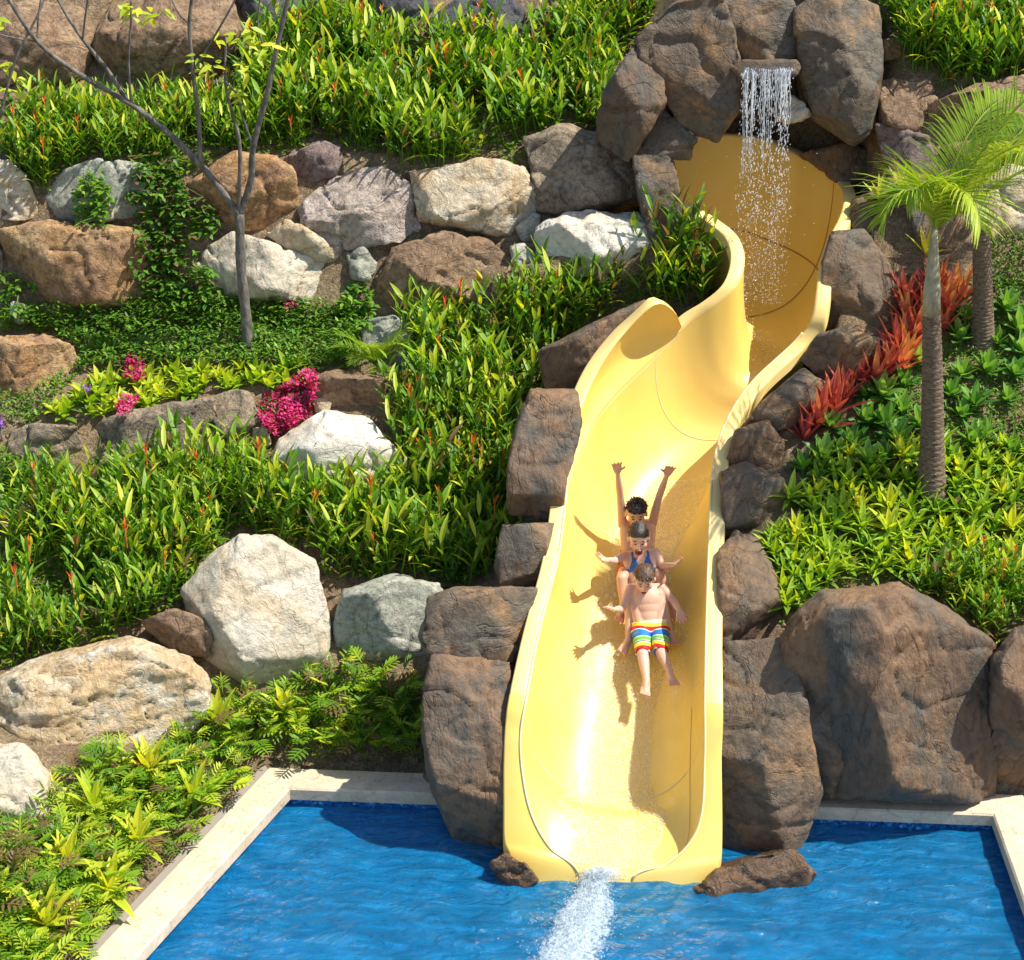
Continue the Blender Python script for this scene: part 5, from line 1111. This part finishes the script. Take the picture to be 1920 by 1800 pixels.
def person(name, label, j, skin, hs=1.0, face=None, hairm=None, smile=0, hands=None, hairstyle='short', girth=1.0, clothes=None):
    """j: dict of joints"""
    root = empty('person', j['pelvis'], label, 'child'); O = j['pelvis']; mb_ = MB(); bones = []
    def C(a, b, r0, r1, nm):
        cap(mb_, a, b, r0, r1); bones.append((nm, a, b, max(r0, r1)))
    g = girth
    shl, shr = j['shl'], j['shr']; hl, hr = j['hipl'], j['hipr']; nk = j['neck']; pv = j['pelvis']
    ac = (shr-shl).normalized(); upv = (nk-pv).normalized(); fw = ac.cross(upv).normalized()
    if fw.y > 0: fw = -fw
    C(hl, hr, .070*g, .070*g, 'pelvis')
    for a, b, k in ((hl, shl, -1), (hr, shr, 1)):
        w1 = a.lerp(b, .40)-ac*k*.004; top = b-ac*k*.022-upv*.035
        C(a-ac*k*.006, w1, .052*g, .046*g, 'torso'); C(w1, top, .046*g, .050*g, 'torso')
    RT_ = Matrix((ac, -fw, upv)).transposed(); W0 = (shr-shl).length/2; TL = (nk-pv).length
    for f_, a_, b_, c_ in ((.70, .98, .070, .34), (.50, .90, .064, .30), (.28, .82, .062, .30), (.04, .86, .070, .26)):
        mb_.add(*ico(pv.lerp(nk, f_)+fw*.006, W0*a_, b_*g, c_*TL, RT_))
    bones.append(('torso', pv, nk, .085)); mb_.add(*ico(shl, .037*g, .037*g, .037*g)); mb_.add(*ico(shr, .037*g, .037*g, .037*g))
    C(shl+ac*.012, shr-ac*.012, .035*g, .035*g, 'torso')
    C(nk-upv*.03, j['head']-upv*.03, .031*g, .029*g, 'neck')
    for s_, a, b, c in ((-1, shl, j['ell'], j['wrl']), (1, shr, j['elr'], j['wrr'])):
        C(a, b, .037*g, .027*g, 'arm'); C(b, b.lerp(c, .35), .027*g, .027*g, 'arm'); C(b.lerp(c, .35), c, .027*g, .017*g, 'arm')
    tips = []
    for s_, a, b, c, ft in ((-1, hl, j['knl'], j['anl'], j['tol']), (1, hr, j['knr'], j['anr'], j['tor'])):
        C(a, b, .062*g, .041*g, 'thigh'); m_ = b.lerp(c, .3)+Vector((0, .008, 0)); C(b, m_, .040*g, .040*g, 'shin'); C(m_, c, .040*g, .024*g, 'shin')
        d = (ft-c); tips += foot(mb_, c, d, Vector((0, -.55, .8)), hs*.95)
    for k, (w_, e_, hd) in enumerate(((j['wrl'], j['ell'], j['hal']), (j['wrr'], j['elr'], j['har']))):
        hn = (hands or [(0, -1, .1), (0, -1, .1)])[k]
        tips += hand(mb_, w_, hd-w_, Vector(hn), hs*1.02, thumb=(1 if k == 0 else -1)*(-1 if (hn[1] > 0) else 1)*j.get('th', 1))
    # head
    hc = j['head']; f = face[0].normalized(); u = face[1]; rt = f.cross(u).normalized(); u = rt.cross(f).normalized()
    R = Matrix((rt, f, u)).transposed()
    def H(x, y, z): return hc+R @ (Vector((x, y, z))*hs)
    def he(x, y, z, a, b, c): mb_.add(*ico(H(x, y, z), a*hs, b*hs, c*hs, R))
    he(0, -.008, .022, .068, .083, .074); he(0, .016, -.020, .056, .062, .072); he(0, .040, -.066, .030, .030, .026)
    he(-.034, .042, -.022, .024, .024, .026); he(.034, .042, -.022, .024, .024, .026)     # cheeks
    he(0, .082, -.022, .0115, .014, .012); he(0, .076, -.006, .008, .012, .020)            # nose
    he(-.026, .060, .022, .025, .016, .009); he(.026, .060, .022, .025, .016, .009)        # brow ridge
    for k in (-1, 1): he(k*.070, -.004, -.012, .009, .017, .026)
    if smile < 2: he(0, .070, -.052, .020, .010, .005); he(0, .066, -.062, .017, .010, .006)
    else: he(0, .050, -.086, .028, .024, .016)
    me = mb_.mesh('tmp', O); tb = bpy.data.objects.new('tmp', me); COL.objects.link(tb)
    md = tb.modifiers.new('r', 'REMESH'); md.mode = 'VOXEL'; md.voxel_size = .0046
    ms = tb.modifiers.new('s', 'SMOOTH'); ms.factor = .5; ms.iterations = 5
    dg = bpy.context.evaluated_depsgraph_get(); dg.update(); bmsh = bpy.data.meshes.new_from_object(tb.evaluated_get(dg)); bpy.data.objects.remove(tb)
    bmsh.name = 'body'
    a = bmsh.attributes.get('tint') or bmsh.attributes.new('tint', 'FLOAT', 'POINT'); vals = []
    lips = H(0, .07, -.056); chk = [H(.034, .05, -.03), H(-.034, .05, -.03)]
    for v in bmsh.vertices:
        p = v.co+O; q = min((p-t_).length for t_ in tips); k = max(0, 1-q/.045)*.55
        k = max(k, max(0, 1-(p-lips).length/.022)*.9, max(max(0, 1-(p-c_).length/.03)*.35 for c_ in chk)); vals.append(k)
    a.data.foreach_set('value', vals)
    bo = link('body', bmsh, M[skin], root)
    # clothes from body faces
    W_ = (shr-shl).length/2
    def cloth(nm, mat, pred, off, tintf=None):
        vmap = {}; m = MB(); nn = bmsh.vertices
        for pg in bmsh.polygons:
            c = pg.center+O
            best = min(bones, key=lambda b: segd(c, b[1], b[2])[0]-b[3]); d_, t_ = segd(c, best[1], best[2])
            s_ = (c-pv).dot(upv)/(nk-pv).length; x_ = (c-pv).dot(ac)/W_
            if pred(best[0], t_, s_, x_, pg.normal.dot(fw), c):
                ids = []
                for i in pg.vertices:
                    if i not in vmap:
                        vmap[i] = len(m.v); m.v.append(tuple(nn[i].co+nn[i].normal*off)); m.t.append(tintf(nn[i].co+O) if tintf else .5)
                    ids.append(vmap[i])
                m.f.append(tuple(ids))
        o = link(nm, m.mesh(nm), M[mat], root); sd = o.modifiers.new('s', 'SOLIDIFY'); sd.thickness = off*.9; sd.offset = -1; return o
    if clothes: clothes(cloth, dict(pv=pv, nk=nk, ac=ac, fw=fw, upv=upv, j=j))
    # features
    def feat(nm, mat, lst, lab=None):
        m = MB()
        for (x, y, z, a_, b_, c_) in lst: vs, fs = ico(H(x, y, z), a_*hs, b_*hs, c_*hs, R, 2); m.add([v-O for v in vs], fs)
        return link(nm, m.mesh(nm), M[mat], root)
    for k in (-1, 1):
        ex = .0225 if smile < 2 else .024
        feat('eye', 'eyedark', [(k*ex, .0665, .004, .0105, .008, .0034 if smile else .0024)])
        feat('eyebrow', hairm, [(k*(ex+.004), .0705, .031, .013, .005, .0022)])
    if smile == 2:
        feat('mouth', 'mouth', [(0, .069, -.064, .027, .019, .029)]); feat('teeth', 'teeth', [(0, .0765, -.0445, .016, .006, .0035)]); feat('tongue', 'tongue', [(0, .073, -.074, .013, .008, .007)])
    else:
        feat('mouth', 'mouth', [(0, .0765, -.057, .018, .007, .005 if smile else .010)])
    # hair
    b = bmesh.new(); bmesh.ops.create_icosphere(b, subdivisions=5, radius=1); m = MB(); keep = {}
    def hl_(x, y): # hairline height by direction (y front)
        if y > .0: return (.040+.016*max(0, y/.06-.5)) if hairstyle != 'pulled' else (.064-.36*abs(x) if y > .045 else -.004+1.15*y)
        return .040+ y*1.7 if y > -.055 else -.058
    for v in b.verts:
        hk = .965 if hairstyle == 'pulled' else 1.0; x, y, z = v.co.x*.0745*hk, v.co.y*.0885*hk, v.co.z*.0810*hk
        n_ = v.co
        st = noise.noise(Vector((x*170, y*55, z*60))); big = noise.noise(Vector((x*40, y*30, z*30+3)))
        amp = {'short': .005, 'spiky': .009, 'pulled': .0006}[hairstyle]
        k_ = 1+(.0+amp*(st+big*.7)*14)
        if hairstyle == 'spiky' and z > .045: k_ += .16*max(0, noise.noise(Vector((x*95, y*95, 9))))
        q = Vector((x*k_, y*k_-.008, z*k_+.024)); keep[v.index] = (q, z+.024 > hl_(x, y)+noise.noise(Vector((x*90, y*40, 4)))*(.012 if hairstyle != 'pulled' else .003))
    vm = {}
    for f_ in b.faces:
        if all(keep[v.index][1] for v in f_.verts):
            ids = []
            for v in f_.verts:
                if v.index not in vm: vm[v.index] = len(m.v); m.v.append(tuple(hc+R @ (keep[v.index][0]*hs)-O)); m.t.append(0)
                ids.append(vm[v.index])
            m.f.append(tuple(ids))
    b.free(); ho = link('hair', m.mesh('hair'), M[hairm], root); sd = ho.modifiers.new('s', 'SOLIDIFY'); sd.thickness = .009; sd.offset = -1
    # strands
    if True:
        st = MB(); rs = random.Random(len(label))
        for _ in range(260):
            a_ = rs.uniform(0, 6.28); e_ = rs.uniform(.1, 1.5); x, y, z = math.cos(a_)*math.cos(e_), math.sin(a_)*math.cos(e_), math.sin(e_)
            p = Vector((x*.073, y*.087-.008, z*.08+.024))
            if p.z < hl_(p.x, p.y)+.006: continue
            d = Vector((x*.6+rs.uniform(-.4, .4), y*.6+.35, z*.5+rs.uniform(-.2, .5) if hairstyle == 'spiky' else -.15)).normalized()
            if hairstyle == 'pulled': p = Vector((x*.0715, y*.085-.008, z*.078+.024)); d = Vector((x*.2+rs.uniform(-.1, .1), -.9, z*.35+rs.uniform(-.05, .1))).normalized()
            st.leaf(hc+R @ (p*hs)-O, R @ d, R @ Vector((x, y, z)), rs.uniform(.014, .026)*hs, .005, .3, .1, 2)
        link('hair_strands', st.mesh('hair_strands'), M[hairm], ho)
    return root
def segd(p, a, b):
    ab = b-a; t_ = max(0, min(1, (p-a).dot(ab)/max(1e-9, ab.dot(ab)))); return (p-(a+ab*t_)).length, t_
def hairmat(name, a, b):
    m, t, o = newmat(name); L = t.links; tc = N(t, 'ShaderNodeTexCoord'); mp = N(t, 'ShaderNodeMapping'); mp.inputs['Scale'].default_value = (160, 40, 40)
    n = N(t, 'ShaderNodeTexNoise'); n.inputs['Scale'].default_value = 1; L.new(tc.outputs['Object'], mp.inputs[0]); L.new(mp.outputs[0], n.inputs['Vector'])
    r = ramp(t, [(.35, a), (.7, b)]); L.new(n.outputs['Fac'], r.inputs[0]); p = N(t, 'ShaderNodeBsdfPrincipled'); L.new(r.outputs[0], p.inputs['Base Color']); p.inputs['Roughness'].default_value = .5
    bp = N(t, 'ShaderNodeBump'); bp.inputs['Strength'].default_value = .6; bp.inputs['Distance'].default_value = .006; L.new(n.outputs['Fac'], bp.inputs['Height']); L.new(bp.outputs[0], p.inputs['Normal'])
    L.new(p.outputs[0], o.inputs[0]); return m
M['hair_dark'] = hairmat('dark_wet_hair', (.012, .008, .006), (.05, .032, .022)); M['hair_brown'] = hairmat('light_brown_hair', (.045, .021, .010), (.14, .072, .035)); M['hair_mid'] = hairmat('dark_brown_hair', (.012, .007, .005), (.045, .025, .016))
M['eyedark'] = simple('eye_dark', (.05, .025, .02), .3); M['mouth'] = simple('open_mouth', (.12, .012, .012), .4); M['teeth'] = simple('teeth', (.8, .76, .68), .3); M['tongue'] = simple('tongue', (.5, .13, .12), .4)
M['bikini'] = simple('blue_swim_fabric', (.01, .10, .38), .5); M['blackcloth'] = simple('black_swim_fabric', (.012, .012, .014), .5); M['orangecloth'] = simple('orange_piping', (.75, .12, .02), .5)
m, t, o = newmat('striped_swim_fabric'); at = N(t, 'ShaderNodeAttribute'); at.attribute_name = 'tint'
Wt, Ye, Re, Bl, Gn, Gy, Lm, Cr = (.8, .8, .78), (.85, .68, .03), (.55, .012, .02), (.012, .16, .45), (.12, .48, .04), (.16, .17, .19), (.4, .65, .12), (.85, .80, .45)
seq = [(0, Cr), (.06, Ye), (.15, Re), (.235, Wt), (.26, Bl), (.38, Wt), (.40, Gn), (.51, Wt), (.525, Gy), (.57, Wt), (.585, Ye), (.68, Re), (.80, Wt), (.825, Bl), (.92, Lm)]
rr = ramp(t, seq); rr.color_ramp.interpolation = 'CONSTANT'; t.links.new(at.outputs['Fac'], rr.inputs[0])
p = N(t, 'ShaderNodeBsdfPrincipled'); p.inputs['Roughness'].default_value = .45; t.links.new(rr.outputs[0], p.inputs['Base Color']); t.links.new(p.outputs[0], o.inputs[0]); M['stripes'] = m
# front boy
jf = dict(pelvis=J(1219, 1176, 11.93), neck=J(1209, 1097, 12.05), head=J(1208, 1085, 11.965), shl=J(1182, 1104, 12.05), shr=J(1240, 1102, 12.05),
  ell=J(1166, 1142, 11.93), elr=J(1264, 1128, 12.0), wrl=J(1151, 1143, 11.80), wrr=J(1275, 1147, 11.87), hal=J(1143, 1139, 11.72), har=J(1277, 1160, 11.80),
  hipl=J(1203, 1184, 11.90), hipr=J(1236, 1183, 11.90), knl=J(1205, 1226, 11.66), knr=J(1240, 1224, 11.66), anl=J(1212, 1275, 11.50), anr=J(1256, 1259, 11.50),
  tol=J(1210, 1291, 11.42), tor=J(1262, 1273, 11.42))
def cl_front(cloth, k):
    j = k['j']
    def tf(p):
        d = J(1219, 1166, 11.9); e = J(1222, 1242, 11.66); ax = (e-d); tt = (p-d).dot(ax)/ax.dot(ax)
        x = abs((p-d).x-.012); return max(0, min(1, tt*1.0+.10*max(0, 1-x/.05)*(.3 if tt < .5 else .9)-0.02+.06*(x/.08)*(1 if tt < .3 else -.4)))
    def pred(b, t_, s_, x_, n_, c):
        d = J(1219, 1166, 11.9); e = J(1222, 1242, 11.66); ax = (e-d); tt = (c-d).dot(ax)/ax.dot(ax)
        return (b in ('pelvis', 'torso') and s_ < .16) or (b == 'thigh' and t_ < .97 and s_ < .25) or (b == 'shin' and False)
    cloth('swim_shorts', 'stripes', pred, .010, tf)
person('a', 'youngest brown haired boy in rainbow striped shorts riding at the front, looking down', jf, 'skin', .97, (Vector((-.05, -1, -.48)), Vector((0, -.4, 1))), 'hair_brown', 0, [(0, .3, -1), (0, .4, -1)], 'short', .93, cl_front)
# girl
jg = dict(pelvis=J(1206, 1101, 12.22), neck=J(1200, 1036, 12.33), head=J(1197, 1009, 12.28), shl=J(1173, 1041, 12.33), shr=J(1229, 1036, 12.33),
  ell=J(1151, 1052, 12.22), elr=J(1243, 1062, 12.24), wrl=J(1137, 1050, 12.08), wrr=J(1262, 1059, 12.10), hal=J(1125, 1047, 12.03), har=J(1273, 1055, 12.04),
  hipl=J(1192, 1106, 12.20), hipr=J(1222, 1106, 12.20), knl=J(1181, 1125, 12.02), knr=J(1240, 1122, 12.02), anl=J(1179, 1196, 11.90), anr=J(1256, 1182, 11.92),
  tol=J(1169, 1214, 11.83), tor=J(1264, 1198, 11.84))
def cl_girl(cloth, k):
    cloth('bikini_top', 'bikini', lambda b, t_, s_, x_, n_, c: (b in ('torso', 'arm')) and s_ < 1.03 and abs(x_) < 1.05 and ((.47 < s_ < .53 and abs(x_) < .95) or (n_ > .1 and .50 < s_ < .86 and abs(abs(x_)-.44) < (.86-s_)*.95+.06) or (s_ > .8 and .46 < abs(x_) < .58)), .005)
    cloth('bikini_bottom', 'bikini', lambda b, t_, s_, x_, n_, c: (b in ('pelvis', 'torso') and s_ < .08), .005)
person('b', 'laughing girl in a blue bikini top sitting between the two boys, arms spread', jg, 'skin', .97, (Vector((.0, -1, -.28)), Vector((0, -.2, 1))), 'hair_mid', 2, [(.2, -.3, 1), (-.2, -.3, 1)], 'pulled', .88, cl_girl)
# back boy
jb = dict(pelvis=J(1196, 1042, 12.52), neck=J(1195, 986, 12.64), head=J(1193, 962, 12.58), shl=J(1168, 984, 12.64), shr=J(1223, 981, 12.64),
  ell=J(1163, 929, 12.60), elr=J(1235, 933, 12.60), wrl=J(1158, 884, 12.54), wrr=J(1251, 889, 12.54), hal=J(1156, 868, 12.50), har=J(1257, 876, 12.50),
  hipl=J(1179, 1052, 12.48), hipr=J(1213, 1052, 12.48), knl=J(1166, 1084, 12.18), knr=J(1238, 1082, 12.18), anl=J(1169, 1138, 12.10), anr=J(1256, 1132, 12.12),
  tol=J(1163, 1152, 12.03), tor=J(1264, 1144, 12.05))
def cl_back(cloth, k):
    cloth('swim_shorts', 'blackcloth', lambda b, t_, s_, x_, n_, c: (b in ('pelvis', 'torso') and s_ < .12) or (b == 'thigh' and t_ < .62), .011)
    for sg in (-1, 1): cloth('hem_piping', 'orangecloth', lambda b, t_, s_, x_, n_, c: b == 'thigh' and .60 < t_ < .64 and x_*sg > 0, .013)
    cloth('waistband', 'orangecloth', lambda b, t_, s_, x_, n_, c: b in ('pelvis', 'torso') and .10 < s_ < .13, .013)
person('c', 'oldest dark haired boy at the back raising both arms high', jb, 'skin2', .99, (Vector((.0, -1, -.35)), Vector((0, -.25, 1))), 'hair_dark', 1, [(0, -1, .1), (0, -1, .1)], 'spiky', .92, cl_back)
